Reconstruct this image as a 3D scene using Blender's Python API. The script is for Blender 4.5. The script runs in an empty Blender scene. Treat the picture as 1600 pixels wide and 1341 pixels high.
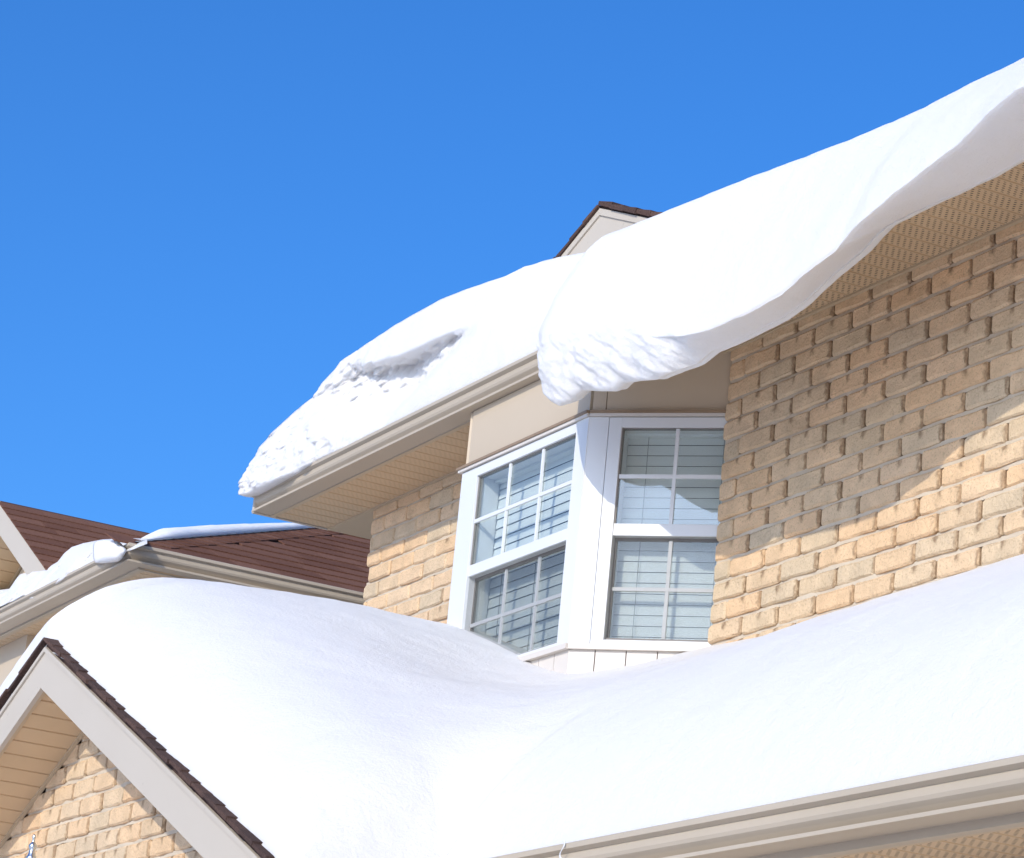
import bpy, math, random
import numpy as np
from mathutils import Vector, Matrix, noise
random.seed(7)
scene = bpy.context.scene
COL = scene.collection

# ------------------------------------------------------------------ camera
S = 6.0            # one layout unit = 6 m (distance camera -> wall plane)
EYE = 1.6
YAW, PITCH, ROLL, FPX = -1.10726011, 0.2962688, 0.09834015, 4536.54
def _basis():
    f = np.array([math.sin(YAW)*math.cos(PITCH), math.cos(YAW)*math.cos(PITCH), math.sin(PITCH)])
    r = np.array([math.cos(YAW), -math.sin(YAW), 0.0]); u = np.cross(r, f)
    return (math.cos(ROLL)*r+math.sin(ROLL)*u, -math.sin(ROLL)*r+math.cos(ROLL)*u, f)
CR, CU, CF = _basis()
cam_data = bpy.data.cameras.new('camera')
cam_data.sensor_width = 36.0
cam_data.sensor_fit = 'HORIZONTAL'
cam_data.lens = 36.0*FPX/1600.0
cam_data.clip_start = 0.1
cam_data.clip_end = 3000
cam = bpy.data.objects.new('camera', cam_data)
COL.objects.link(cam)
M = Matrix(((CR[0], CU[0], -CF[0], 0), (CR[1], CU[1], -CF[1], 0), (CR[2], CU[2], -CF[2], EYE), (0, 0, 0, 1)))
cam.matrix_world = M
scene.camera = cam

# ------------------------------------------------------------------ light
SUNV = Vector((0.697, -1.0, 0.582)).normalized()      # towards the sun
SUN_EL = math.asin(SUNV.z)
SUN_AZ = math.atan2(SUNV.x, SUNV.y)                   # clockwise from +Y
world = bpy.data.worlds.new('World'); scene.world = world; world.use_nodes = True
wn = world.node_tree.nodes; wl = world.node_tree.links
sky = wn.new('ShaderNodeTexSky'); sky.sky_type = 'NISHITA'; sky.sun_disc = False
sky.sun_elevation = SUN_EL; sky.sun_rotation = SUN_AZ
sky.altitude = 0; sky.air_density = 1.0; sky.dust_density = 2.5; sky.ozone_density = 10.0
bg = wn['Background']; bg.inputs['Strength'].default_value = 0.15
hs = wn.new('ShaderNodeHueSaturation'); hs.inputs['Saturation'].default_value = 1.10; hs.inputs['Hue'].default_value = 0.503
wl.new(sky.outputs['Color'], hs.inputs['Color']); wl.new(hs.outputs[0], bg.inputs['Color'])
sl = bpy.data.lights.new('sun', 'SUN'); sl.energy = 2.1; sl.angle = math.radians(0.5); sl.color = (1.0, 0.93, 0.81)
so = bpy.data.objects.new('sun', sl); COL.objects.link(so)
so.rotation_euler = SUNV.to_track_quat('Z', 'Y').to_euler(); so.location = (0, -20, 30)
scene.view_settings.view_transform = 'Standard'
scene.view_settings.look = 'None'
scene.view_settings.gamma = 1.0
scene.view_settings.exposure = 0.54
scene.view_settings.use_curve_mapping = False
scene.cycles.max_bounces = 8
scene.cycles.diffuse_bounces = 5
scene.cycles.transparent_max_bounces = 12

# ------------------------------------------------------------------ helpers
def ray(px, py):
    return CF + CR*((px-800)/FPX) - CU*((py-670.5)/FPX)
def on_y(px, py, Y):
    d = ray(px, py); return d*Y/d[1]
def proj(p):
    p = np.asarray(p, float); z = p@CF
    return 800+FPX*(p@CR)/z, 670.5-FPX*(p@CU)/z
def W(p):
    return (p[0]*S, p[1]*S, p[2]*S+EYE)
ORIG = {}
def tag(o, label=None, cat=None, group=None, kind=None):
    if label: o['label'] = label
    if cat: o['category'] = cat
    if group: o['group'] = group
    if kind: o['kind'] = kind
    return o
def link(o, parent, origin):
    COL.objects.link(o)
    ORIG[o.name] = Vector(origin)
    if parent is not None:
        o.parent = parent; o.location = Vector(origin)-ORIG[parent.name]
    else:
        o.location = origin
    return o
def empty(name, p, parent=None):
    o = bpy.data.objects.new(name, None); o.empty_display_size = 0.2
    return link(o, parent, W(p))
def mesh_obj(name, verts, faces, mat, parent=None, origin=None, smooth=False, mats=None, fm=None):
    """verts in layout units"""
    vw = [Vector(W(v)) for v in verts]
    if origin is None:
        c = sum(vw, Vector())/len(vw)
    else:
        c = Vector(W(origin))
    me = bpy.data.meshes.new(name)
    me.from_pydata([v-c for v in vw], [], faces)
    for m in (mats or [mat]): me.materials.append(m)
    if fm: me.polygons.foreach_set('material_index', fm)
    if smooth: me.polygons.foreach_set('use_smooth', [True]*len(me.polygons))
    me.update()
    o = bpy.data.objects.new(name, me)
    return link(o, parent, c)
class MB:
    def __init__(s): s.v = []; s.f = []
    def add(s, vs, fs):
        k = len(s.v); s.v += [tuple(v) for v in vs]; s.f += [tuple(i+k for i in f) for f in fs]
    def box(s, a, b):
        x0, y0, z0 = a; x1, y1, z1 = b
        s.hexa([(x0,y0,z0),(x1,y0,z0),(x1,y1,z0),(x0,y1,z0),(x0,y0,z1),(x1,y0,z1),(x1,y1,z1),(x0,y1,z1)])
    def hexa(s, v):
        s.add(v, [(0,3,2,1),(4,5,6,7),(0,1,5,4),(1,2,6,5),(2,3,7,6),(3,0,4,7)])
    def prism(s, prof, a, b, closed=True, caps=True):
        """prof: list of functions/2-tuples swept; a,b: callables giving 3d point from profile point"""
        n = len(prof); A = [a(p) for p in prof]; B = [b(p) for p in prof]
        fs = []
        rng = range(n) if closed else range(n-1)
        for i in rng:
            j = (i+1) % n; fs.append((i, j, n+j, n+i))
        if caps: fs.append(tuple(range(n))[::-1]); fs.append(tuple(range(n, 2*n)))
        s.add(A+B, fs)
    def build(s, name, mat, parent=None, bevel=0, smooth=False, **k):
        o = mesh_obj(name, s.v, s.f, mat, parent, smooth=smooth, **k)
        if bevel:
            m = o.modifiers.new('bevel', 'BEVEL'); m.width = bevel; m.segments = 2; m.limit_method = 'ANGLE'; m.angle_limit = math.radians(40)
            m.harden_normals = False
        return o
def tab(t):
    xs = np.array([a[0] for a in t], float); ys = np.array([a[1] for a in t], float)
    def f(x):
        if x <= xs[0]: return ys[0]+(x-xs[0])*(ys[1]-ys[0])/(xs[1]-xs[0])
        if x >= xs[-1]: return ys[-1]+(x-xs[-1])*(ys[-1]-ys[-2])/(xs[-1]-xs[-2])
        return float(np.interp(x, xs, ys))
    return f
def solve_zy(f, X, Y, lo=-400, hi=2600):
    """direction ratio z/y of a table curve at world X for depth Y"""
    for _ in range(40):
        m = (lo+hi)/2
        if on_y(m, f(m), Y)[0] < X: lo = m
        else: hi = m
    return on_y(lo, f(lo), Y)[2]/Y

# ------------------------------------------------------------------ materials
def newmat(name):
    m = bpy.data.materials.new(name); m.use_nodes = True
    nt = m.node_tree; return m, nt.nodes, nt.links, nt.nodes['Principled BSDF']
def N(n, t, **k):
    x = n.new(t)
    for a, b in k.items(): setattr(x, a, b)
    return x
def ramp(n, stops):
    r = n.new('ShaderNodeValToRGB'); e = r.color_ramp.elements
    e[0].position, e[0].color = stops[0][0], (*stops[0][1], 1)
    e[1].position, e[1].color = stops[-1][0], (*stops[-1][1], 1)
    for p, c in stops[1:-1]:
        q = e.new(p); q.color = (*c, 1)
    return r
def math_(n, l, op, a, b=None, c=None, clamp=False):
    x = n.new('ShaderNodeMath'); x.operation = op; x.use_clamp = clamp
    for i, v in enumerate((a, b, c)):
        if v is None: continue
        if isinstance(v, (int, float)): x.inputs[i].default_value = v
        else: l.new(v, x.inputs[i])
    return x.outputs[0]
def mixc(n, l, fac, a, b, mode='MIX'):
    x = n.new('ShaderNodeMix'); x.data_type = 'RGBA'; x.blend_type = mode
    if isinstance(fac, (int, float)): x.inputs[0].default_value = fac
    else: l.new(fac, x.inputs[0])
    for i, v in ((6, a), (7, b)):
        if isinstance(v, tuple): x.inputs[i].default_value = (*v, 1)
        else: l.new(v, x.inputs[i])
    return x.outputs[2]

def plain(name, c1, c2=None, rough=0.5, nscale=3.0, bump=0.0, bscale=60, spec=0.4, spots=0.0):
    m, n, l, p = newmat(name)
    tc = N(n, 'ShaderNodeNewGeometry')
    t = N(n, 'ShaderNodeTexNoise'); t.inputs['Scale'].default_value = nscale; t.inputs['Detail'].default_value = 6
    l.new(tc.outputs['Position'], t.inputs['Vector'])
    r = ramp(n, [(0.3, c1), (0.7, c2 or tuple(v*0.9 for v in c1))]); l.new(t.outputs['Fac'], r.inputs[0])
    col = r.outputs[0]
    if spots:
        t2 = N(n, 'ShaderNodeTexNoise'); t2.inputs['Scale'].default_value = 45; t2.inputs['Detail'].default_value = 2
        l.new(tc.outputs['Position'], t2.inputs['Vector'])
        f = math_(n, l, 'GREATER_THAN', t2.outputs['Fac'], 0.74)
        col = mixc(n, l, math_(n, l, 'MULTIPLY', f, spots), col, (0.25, 0.2, 0.14))
    l.new(col, p.inputs['Base Color'])
    p.inputs['Roughness'].default_value = rough; p.inputs['Specular IOR Level'].default_value = spec
    if bump:
        b = N(n, 'ShaderNodeBump'); b.inputs['Strength'].default_value = bump; b.inputs['Distance'].default_value = 0.004
        t3 = N(n, 'ShaderNodeTexNoise'); t3.inputs['Scale'].default_value = bscale; t3.inputs['Detail'].default_value = 4
        l.new(tc.outputs['Position'], t3.inputs['Vector']); l.new(t3.outputs['Fac'], b.inputs['Height'])
        l.new(b.outputs[0], p.inputs['Normal'])
    return m
MAT_TRIM = plain('white_vinyl', (0.68, 0.68, 0.665), (0.655, 0.655, 0.645), 0.45, 2.0, 0.05, 20, 0.3)
MAT_FASCIA = plain('cream_fascia_metal', (0.52, 0.455, 0.37), (0.495, 0.43, 0.345), 0.6, 1.6, 0.08, 14, 0.2, spots=0.35)
MAT_GUTTER = plain('beige_gutter_metal', (0.475, 0.395, 0.295), (0.44, 0.365, 0.27), 0.5, 2.2, 0.08, 12, 0.3, spots=0.2)
MAT_FRIEZE = plain('cream_frieze_panel', (0.545, 0.44, 0.315), (0.515, 0.415, 0.295), 0.5, 1.8, 0.08, 12, 0.3)
MAT_SKIRT = plain('pale_skirt_siding', (0.64, 0.585, 0.52), (0.61, 0.555, 0.49), 0.5, 2.0, 0.06, 14, 0.3)
MAT_BROWN = plain('brown_drip_edge', (0.30, 0.21, 0.13), (0.24, 0.165, 0.10), 0.5, 8)
MAT_BLIND = plain('white_blind_slat', (0.74, 0.75, 0.72), (0.71, 0.72, 0.695), 0.6, 3.0)
MAT_CORD = plain('grey_blind_cord', (0.30, 0.31, 0.30), (0.26, 0.27, 0.26), 0.7)
MAT_DARK = plain('dark_interior', (0.05, 0.055, 0.06), (0.04, 0.045, 0.05), 0.9)
MAT_SEAL = plain('taupe_window_seal', (0.26, 0.24, 0.22), (0.21, 0.19, 0.17), 0.6, 6)
MAT_STEEL = None

def snow_mat(name, grain=0.35, coarse=0.5, alb=0.70):
    m, n, l, p = newmat(name)
    g = N(n, 'ShaderNodeNewGeometry')
    p.inputs['Base Color'].default_value = (alb, alb*0.96, alb*0.91, 1)
    p.inputs['Roughness'].default_value = 0.75
    p.inputs['Specular IOR Level'].default_value = 0.25
    p.inputs['Subsurface Weight'].default_value = 0.5
    p.inputs['Subsurface Radius'].default_value = (0.06, 0.07, 0.08)
    p.inputs['Subsurface Scale'].default_value = 1.0
    a = N(n, 'ShaderNodeTexNoise'); a.inputs['Scale'].default_value = 55; a.inputs['Detail'].default_value = 5; a.inputs['Roughness'].default_value = 0.7
    b = N(n, 'ShaderNodeTexNoise'); b.inputs['Scale'].default_value = 7; b.inputs['Detail'].default_value = 6
    l.new(g.outputs['Position'], a.inputs['Vector']); l.new(g.outputs['Position'], b.inputs['Vector'])
    b1 = N(n, 'ShaderNodeBump'); b1.inputs['Strength'].default_value = grain; b1.inputs['Distance'].default_value = 0.012
    b2 = N(n, 'ShaderNodeBump'); b2.inputs['Strength'].default_value = coarse; b2.inputs['Distance'].default_value = 0.03
    l.new(a.outputs['Fac'], b1.inputs['Height']); l.new(b.outputs['Fac'], b2.inputs['Height'])
    l.new(b2.outputs[0], b1.inputs['Normal']); l.new(b1.outputs[0], p.inputs['Normal'])
    return m
MAT_SNOW = snow_mat('packed_snow', 0.5, 0.25)
MAT_SNOW2 = snow_mat('broken_snow', 0.6, 0.7)
MAT_SNOW3 = snow_mat('brightened_snow', 0.5, 0.5, 0.86)  # same snow, albedo raised so the neighbour's shaded snow reads bright

def brick_mat():
    m, n, l, p = newmat('buff_brick')
    tc = N(n, 'ShaderNodeTexCoord'); oi = N(n, 'ShaderNodeObjectInfo'); g = N(n, 'ShaderNodeNewGeometry')
    at = N(n, 'ShaderNodeAttribute', attribute_name='tone')
    rnd = math_(n, l, 'FRACT', math_(n, l, 'ADD', oi.outputs['Random'], at.outputs['Fac']))
    r = ramp(n, [(0.0, (0.64, 0.50, 0.33)), (0.25, (0.70, 0.515, 0.325)), (0.5, (0.73, 0.505, 0.30)), (0.72, (0.62, 0.495, 0.335)), (1.0, (0.75, 0.545, 0.345))])
    l.new(rnd, r.inputs[0])
    nz = N(n, 'ShaderNodeTexNoise'); nz.inputs['Scale'].default_value = 9; nz.inputs['Detail'].default_value = 5
    l.new(g.outputs['Position'], nz.inputs['Vector'])
    r2 = ramp(n, [(0.35, (0.90, 0.88, 0.86)), (0.65, (1.08, 1.05, 1.02))]); l.new(nz.outputs['Fac'], r2.inputs[0])
    c = mixc(n, l, 1.0, r.outputs[0], r2.outputs[0], 'MULTIPLY')
    # fine pits
    n2 = N(n, 'ShaderNodeTexNoise'); n2.inputs['Scale'].default_value = 130; n2.inputs['Detail'].default_value = 3
    l.new(g.outputs['Position'], n2.inputs['Vector'])
    pit = math_(n, l, 'MULTIPLY', math_(n, l, 'SUBTRACT', n2.outputs['Fac'], 0.54, clamp=True), 5.0, clamp=True)
    c = mixc(n, l, math_(n, l, 'MULTIPLY', pit, 0.5), c, (0.28, 0.19, 0.11))
    # dark weathered smudge: on the middle of the top edge; one end darkened as open-joint shade
    sx = N(n, 'ShaderNodeSeparateXYZ'); l.new(tc.outputs['Object'], sx.inputs[0])
    n3 = N(n, 'ShaderNodeTexNoise'); n3.inputs['Scale'].default_value = 38; n3.inputs['Detail'].default_value = 3
    l.new(g.outputs['Position'], n3.inputs['Vector'])
    wob = math_(n, l, 'MULTIPLY', math_(n, l, 'SUBTRACT', n3.outputs['Fac'], 0.5), 0.05)
    xx = math_(n, l, 'ABSOLUTE', math_(n, l, 'ADD', sx.outputs[0], wob))
    m1 = math_(n, l, 'SUBTRACT', 1.0, math_(n, l, 'DIVIDE', xx, 0.022), clamp=True)
    zt = math_(n, l, 'MULTIPLY', math_(n, l, 'ADD', math_(n, l, 'ADD', sx.outputs[2], 0.004), wob), 40.0, clamp=True)
    pr = math_(n, l, 'GREATER_THAN', math_(n, l, 'FRACT', math_(n, l, 'MULTIPLY', rnd, 7.3)), 0.35)
    s1 = math_(n, l, 'MULTIPLY', math_(n, l, 'MULTIPLY', m1, zt), pr)
    xe = math_(n, l, 'ABSOLUTE', math_(n, l, 'SUBTRACT', math_(n, l, 'ADD', sx.outputs[0], wob), 0.122))
    m2 = math_(n, l, 'SUBTRACT', 1.0, math_(n, l, 'DIVIDE', xe, 0.016), clamp=True)
    st = math_(n, l, 'MAXIMUM', math_(n, l, 'MULTIPLY', s1, 1.0), math_(n, l, 'MULTIPLY', m2, 0.9))
    st = math_(n, l, 'MULTIPLY', st, 0.8, clamp=True)
    c = mixc(n, l, st, c, (0.20, 0.12, 0.065))
    l.new(c, p.inputs['Base Color']); p.inputs['Roughness'].default_value = 0.9; p.inputs['Specular IOR Level'].default_value = 0.15
    n4 = N(n, 'ShaderNodeTexNoise'); n4.inputs['Scale'].default_value = 48; n4.inputs['Detail'].default_value = 6; n4.inputs['Roughness'].default_value = 0.65
    l.new(g.outputs['Position'], n4.inputs['Vector'])
    b = N(n, 'ShaderNodeBump'); b.inputs['Strength'].default_value = 0.9; b.inputs['Distance'].default_value = 0.010
    l.new(n4.outputs['Fac'], b.inputs['Height']); l.new(b.outputs[0], p.inputs['Normal'])
    return m
MAT_BRICK = brick_mat()
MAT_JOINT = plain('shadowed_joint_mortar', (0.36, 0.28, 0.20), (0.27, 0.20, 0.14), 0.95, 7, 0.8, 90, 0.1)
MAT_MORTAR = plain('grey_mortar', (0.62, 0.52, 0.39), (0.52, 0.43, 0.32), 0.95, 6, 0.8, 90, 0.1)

def soffit_mat(name, holes):
    m, n, l, p = newmat(name)
    tc = N(n, 'ShaderNodeTexCoord'); g = N(n, 'ShaderNodeNewGeometry')
    nz = N(n, 'ShaderNodeTexNoise'); nz.inputs['Scale'].default_value = 2.5; nz.inputs['Detail'].default_value = 4
    l.new(g.outputs['Position'], nz.inputs['Vector'])
    r = ramp(n, [(0.3, (0.57, 0.405, 0.24)), (0.7, (0.61, 0.44, 0.265))]); l.new(nz.outputs['Fac'], r.inputs[0])
    c = r.outputs[0]
    if holes:
        sx = N(n, 'ShaderNodeSeparateXYZ'); l.new(tc.outputs['Object'], sx.inputs[0])
        u = math_(n, l, 'SUBTRACT', math_(n, l, 'FRACT', math_(n, l, 'MULTIPLY', sx.outputs[0], 1/0.0165)), 0.5)
        v = math_(n, l, 'SUBTRACT', math_(n, l, 'FRACT', math_(n, l, 'ADD', math_(n, l, 'MULTIPLY', sx.outputs[1], 1/0.027), math_(n, l, 'MULTIPLY', math_(n, l, 'FLOOR', math_(n, l, 'MULTIPLY', sx.outputs[0], 1/0.0165)), 0.36))), 0.5)
        d = math_(n, l, 'ADD', math_(n, l, 'MULTIPLY', u, u), math_(n, l, 'MULTIPLY', v, v))
        h = math_(n, l, 'LESS_THAN', d, 0.055)
        edge = math_(n, l, 'LESS_THAN', math_(n, l, 'ABSOLUTE', sx.outputs[0]), 0.042)
        h = math_(n, l, 'MULTIPLY', h, edge)
        c = mixc(n, l, math_(n, l, 'MULTIPLY', h, holes), c, (0.05, 0.03, 0.02))
    l.new(c, p.inputs['Base Color']); p.inputs['Roughness'].default_value = 0.5; p.inputs['Specular IOR Level'].default_value = 0.3
    return m
MAT_SOFFIT = soffit_mat('tan_vented_soffit', 0.9)
MAT_SOFFITP = soffit_mat('tan_plain_soffit', 0.0)
MAT_SOFFITF = soffit_mat('tan_faint_soffit', 0.22)
MAT_SOFFRAME = plain('tan_soffit_channel', (0.52, 0.40, 0.26), (0.48, 0.365, 0.235), 0.5, 3)

def shingle_mat(name, a, b):
    m, n, l, p = newmat(name)
    oi = N(n, 'ShaderNodeObjectInfo'); g = N(n, 'ShaderNodeNewGeometry')
    at = N(n, 'ShaderNodeAttribute', attribute_name='tone')
    rnd = math_(n, l, 'FRACT', math_(n, l, 'ADD', oi.outputs['Random'], at.outputs['Fac']))
    r = ramp(n, [(0.0, a), (1.0, b)]); l.new(rnd, r.inputs[0])
    nz = N(n, 'ShaderNodeTexNoise'); nz.inputs['Scale'].default_value = 160; nz.inputs['Detail'].default_value = 3
    l.new(g.outputs['Position'], nz.inputs['Vector'])
    r2 = ramp(n, [(0.3, (0.6, 0.6, 0.6)), (0.7, (1.25, 1.25, 1.25))]); l.new(nz.outputs['Fac'], r2.inputs[0])
    c = mixc(n, l, 1.0, r.outputs[0], r2.outputs[0], 'MULTIPLY')
    l.new(c, p.inputs['Base Color']); p.inputs['Roughness'].default_value = 0.95; p.inputs['Specular IOR Level'].default_value = 0.1
    bp = N(n, 'ShaderNodeBump'); bp.inputs['Strength'].default_value = 0.6; bp.inputs['Distance'].default_value = 0.003
    l.new(nz.outputs['Fac'], bp.inputs['Height']); l.new(bp.outputs[0], p.inputs['Normal'])
    return m
MAT_SHINGLE = shingle_mat('brown_asphalt_shingle', (0.155, 0.070, 0.044), (0.215, 0.105, 0.068))
MAT_SHINGLED = shingle_mat('dark_brown_asphalt_shingle', (0.07, 0.045, 0.038), (0.11, 0.065, 0.05))

def glass_mat():
    m, n, l, p = newmat('window_glass')
    n.remove(p)
    out = n['Material Output']
    tr = N(n, 'ShaderNodeBsdfTransparent'); tr.inputs[0].default_value = (0.92, 0.945, 0.94, 1)
    gl = N(n, 'ShaderNodeBsdfGlossy'); gl.inputs['Roughness'].default_value = 0.015; gl.inputs[0].default_value = (0.9, 0.95, 1, 1)
    fr = N(n, 'ShaderNodeFresnel'); gb = N(n, 'ShaderNodeNewGeometry')
    l.new(math_(n, l, 'SUBTRACT', 1.5, math_(n, l, 'MULTIPLY', gb.outputs['Backfacing'], 1.5-1/1.5)), fr.inputs[0])
    f = math_(n, l, 'ADD', math_(n, l, 'MULTIPLY', fr.outputs[0], 0.8), 0.01, clamp=True)
    mx = N(n, 'ShaderNodeMixShader'); l.new(f, mx.inputs[0]); l.new(tr.outputs[0], mx.inputs[1]); l.new(gl.outputs[0], mx.inputs[2])
    l.new(mx.outputs[0], out.inputs[0])
    return m
MAT_GLASS = glass_mat()
def screen_mat():
    m, n, l, p = newmat('grey_insect_screen')
    n.remove(p); out = n['Material Output']
    tr = N(n, 'ShaderNodeBsdfTransparent'); df = N(n, 'ShaderNodeBsdfDiffuse'); df.inputs[0].default_value = (0.09, 0.09, 0.085, 1)
    mx = N(n, 'ShaderNodeMixShader'); mx.inputs[0].default_value = 0.15
    l.new(tr.outputs[0], mx.inputs[1]); l.new(df.outputs[0], mx.inputs[2]); l.new(mx.outputs[0], out.inputs[0])
    return m
MAT_SCREEN = screen_mat()
def steel():
    m, n, l, p = newmat('galvanised_metal')
    p.inputs['Metallic'].default_value = 1.0; p.inputs['Base Color'].default_value = (0.62, 0.66, 0.68, 1); p.inputs['Roughness'].default_value = 0.28
    return m
MAT_STEEL = steel()

# ------------------------------------------------------------------ ground
def make_ground():
    nx = 90
    vs = []; fs = []
    R = 700.0
    ax = np.sign(np.linspace(-1, 1, nx))*np.abs(np.linspace(-1, 1, nx))**3*R
    for j in range(nx):
        for i in range(nx):
            x, y = ax[i], ax[j]
            z = 0.10*noise.noise(Vector((x*0.18, y*0.18, 3)))+0.04*noise.noise(Vector((x*0.7, y*0.7, 9)))
            vs.append((x, y, z-0.05))
    for j in range(nx-1):
        for i in range(nx-1):
            k = j*nx+i; fs.append((k, k+1, k+nx+1, k+nx))
    me = bpy.data.meshes.new('ground'); me.from_pydata(vs, [], fs); me.materials.append(MAT_SNOW_GROUND)
    me.polygons.foreach_set('use_smooth', [True]*len(fs))
    o = bpy.data.objects.new('ground', me); COL.objects.link(o); o['kind'] = 'structure'
MAT_SNOW_GROUND = snow_mat('ground_snow', 0.5, 0.8, 0.95)
make_ground()

# ------------------------------------------------------------------ layout constants (units)
SZ = 0.6665                 # upper soffit level
YL, YF = 0.924, 0.9415      # upper gutter lip, fascia
XL, XR = -2.352, -0.55      # upper eave ends
XWL = -2.258                # left wall corner
GH = 0.0175
P_UP = 0.417
BAY_Y = 0.930; BAY_XL, BAY_XR = -1.9386, -1.7403
JX = -1.6703                # where the bay side meets the brick face
LY, LZ = 0.7225, 0.2216     # lower gutter lip
LYF = LY+0.0235
GX, GY, GZ = -1.967, 0.630, 0.430   # gable peak x, fascia y, roof-surface z
GP = 0.432
GFX = 0.467                 # half width
LP = 0.475                  # lower main roof pitch
GROUND_U = (0.0-EYE)/S

house = empty('brick_house', (-1.4, 1.0, GROUND_U))
tag(house, 'buff brick house with deep beige eaves, bay window and snow piled on both roofs', 'house')

# ------------------------------------------------------------------ bricks
BH, BL, COURSE, PITCHX = 0.01265, 0.0418, 0.01463, 0.0437
def brick_mesh(L, H, D, seed, name='brick'):
    """front face looks to -y; centre at origin, metres"""
    rg = random.Random(seed)
    hx, hz = L*S/2, H*S/2; d = D*S
    j = lambda a: rg.uniform(-a, a)
    c = 0.007
    outl = [(-hx+c+abs(j(.004)), -hz), (-hx*0.3, -hz+j(.0028)), (hx*0.35, -hz+j(.0028)), (hx-c-abs(j(.004)), -hz), (hx, -hz+c), (hx+j(.001), hz-c),
            (hx-c-abs(j(.005)), hz), (hx*0.3, hz+j(.0028)), (-hx*0.35, hz+j(.0028)), (-hx+c+abs(j(.005)), hz), (-hx, hz-c), (-hx+j(.001), -hz+c)]
    n = len(outl)
    V = []
    for x, z in outl:      # front inner ring
        sx = 1-(0.0065+abs(j(.003)))/hx; sz = 1-(0.0065+abs(j(.0025)))/hz
        V.append((x*sx+j(.0015), -d/2+j(.0022), z*sz+j(.0015)))
    for x, z in outl: V.append((x, -d/2+0.0065+abs(j(.002)), z))
    for x, z in outl: V.append((x, d/2, z))
    F = [tuple(range(n))]
    for i in range(n):
        k = (i+1) % n
        F.append((i, n+i, n+k, k)); F.append((n+i, 2*n+i, 2*n+k, n+k))
    return V, F
_brick_cache = {}
def brick_data(L, H, D, k, mat):
    key = (round(L, 4), round(H, 4), k, mat.name)
    if key not in _brick_cache:
        V, F = brick_mesh(L, H, D, hash(key[:3]) % 9999)
        me = bpy.data.meshes.new('brick'); me.from_pydata(V, [], F); me.materials.append(mat); me.update()
        _brick_cache[key] = me
    return _brick_cache[key]
BRD = 0.012
def collect_bricks(faceY, ztop, x0, x1, nrows, xoff, keep, clip_l=None, zoff0=0):
    """list of (x0,x1,zc,h,faceY)"""
    out = []
    rg = random.Random(int(faceY*1000)+nrows)
    for r in range(nrows):
        zt = ztop-r*COURSE
        off = xoff+(0.5*PITCHX if r % 2 else 0)
        k0 = int(math.floor((x0-off)/PITCHX))-1
        for k in range(k0, k0+400):
            a = off+k*PITCHX+0.0009; b = a+PITCHX-0.0013-rg.uniform(0, .0006)
            if a > x1: break
            a2, b2 = max(a, x0+rg.uniform(0, .0008)), min(b, x1)
            if b2-a2 < 0.005: continue
            zc = zt-COURSE/2
            if keep((a2+b2)/2, zc): out.append((a2, b2, zc+rg.uniform(-.0003, .0003), faceY+rg.uniform(-.0007, .0007)))
    return out
def in_view(p, m=8):
    x, y = proj(p); return -m < x < 1600+m and -m < y < 1341+m
def place_bricks(lst, wall, limit):
    def score(b):
        c = ((b[0]+b[1])/2, b[3], b[2])
        if c[2]-0.0 < -9: return 0
        if not in_view(c, 30): return 0
        d = np.dot(c, CF); return (b[1]-b[0])/d/d
    lst = sorted(lst, key=score, reverse=True)
    big = [b for b in lst[:limit] if score(b) > 0]
    rest = lst[len(big):]
    rg = random.Random(5)
    for b in big:
        L = round((b[1]-b[0])/0.002)*0.002
        me = brick_data(L, BH, BRD, rg.randrange(7) if L > 0.038 else 0, MAT_BRICK)
        o = bpy.data.objects.new('brick', me)
        link(o, wall, W(((b[0]+b[1])/2, b[3]+BRD/2, b[2])))
        if rg.random() < 0.5 : o.scale = (1, 1, 1)
        o.rotation_euler = (rg.uniform(-.01, .01), rg.uniform(-.006, .006), rg.uniform(-.004, .004))
    if rest:
        V = []; F = []; tone = []
        for b in rest:
            v, f = brick_mesh(b[1]-b[0], BH, BRD, rg.randrange(50))
            c = Vector(W(((b[0]+b[1])/2, b[3]+BRD/2, b[2]))); k = len(V)
            V += [Vector(q)+c for q in v]; F += [tuple(i+k for i in g) for g in f]
            tone += [rg.random()]*len(v)
        me = bpy.data.meshes.new('bricks'); c0 = Vector(W((-1, 1, 0)))
        me.from_pydata([q-c0 for q in V], [], F); me.materials.append(MAT_BRICK)
        at = me.attributes.new('tone', 'FLOAT', 'POINT'); at.data.foreach_set('value', tone)
        o = bpy.data.objects.new('bricks', me); link(o, wall, c0); o['kind'] = 'stuff'
    return len(big), len(rest)

# main wall: mortar bed + dark core of the house behind it
mb = MB()
zb = 0.20
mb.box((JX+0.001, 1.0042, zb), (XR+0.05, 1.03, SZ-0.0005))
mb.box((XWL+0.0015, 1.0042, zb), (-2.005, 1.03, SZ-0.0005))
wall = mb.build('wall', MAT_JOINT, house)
core = MB()
core.box((XWL+0.002, 1.0305, GROUND_U), (XR+0.05, 2.2, SZ-0.001))
core.box((-2.004, 1.0302, GROUND_U), (JX-.0005, 1.0304, SZ))
core.build('inner_wall', MAT_DARK, house)
# side wall (faces the neighbour)
sw = MB(); sw.box((XWL, 1.013, GROUND_U), (XWL+0.0018, 2.2, SZ-0.0005)); sw.build('side_wall', MAT_MORTAR, house)
def keepR(x, z): return z > 0.36
ZT1 = 0.6567+COURSE
bl = collect_bricks(1.0, ZT1, JX, XR+0.04, 22, -1.628, keepR)
# top course is cut by the soffit channel
def cut_top(lst, zlim):
    return [b for b in lst if b[2]+BH/2 < zlim+0.007]
bl2 = collect_bricks(1.0, ZT1, XWL, -1.99, 20, -1.640, keepR)
bricks_main = cut_top(bl+bl2, SZ)

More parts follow.
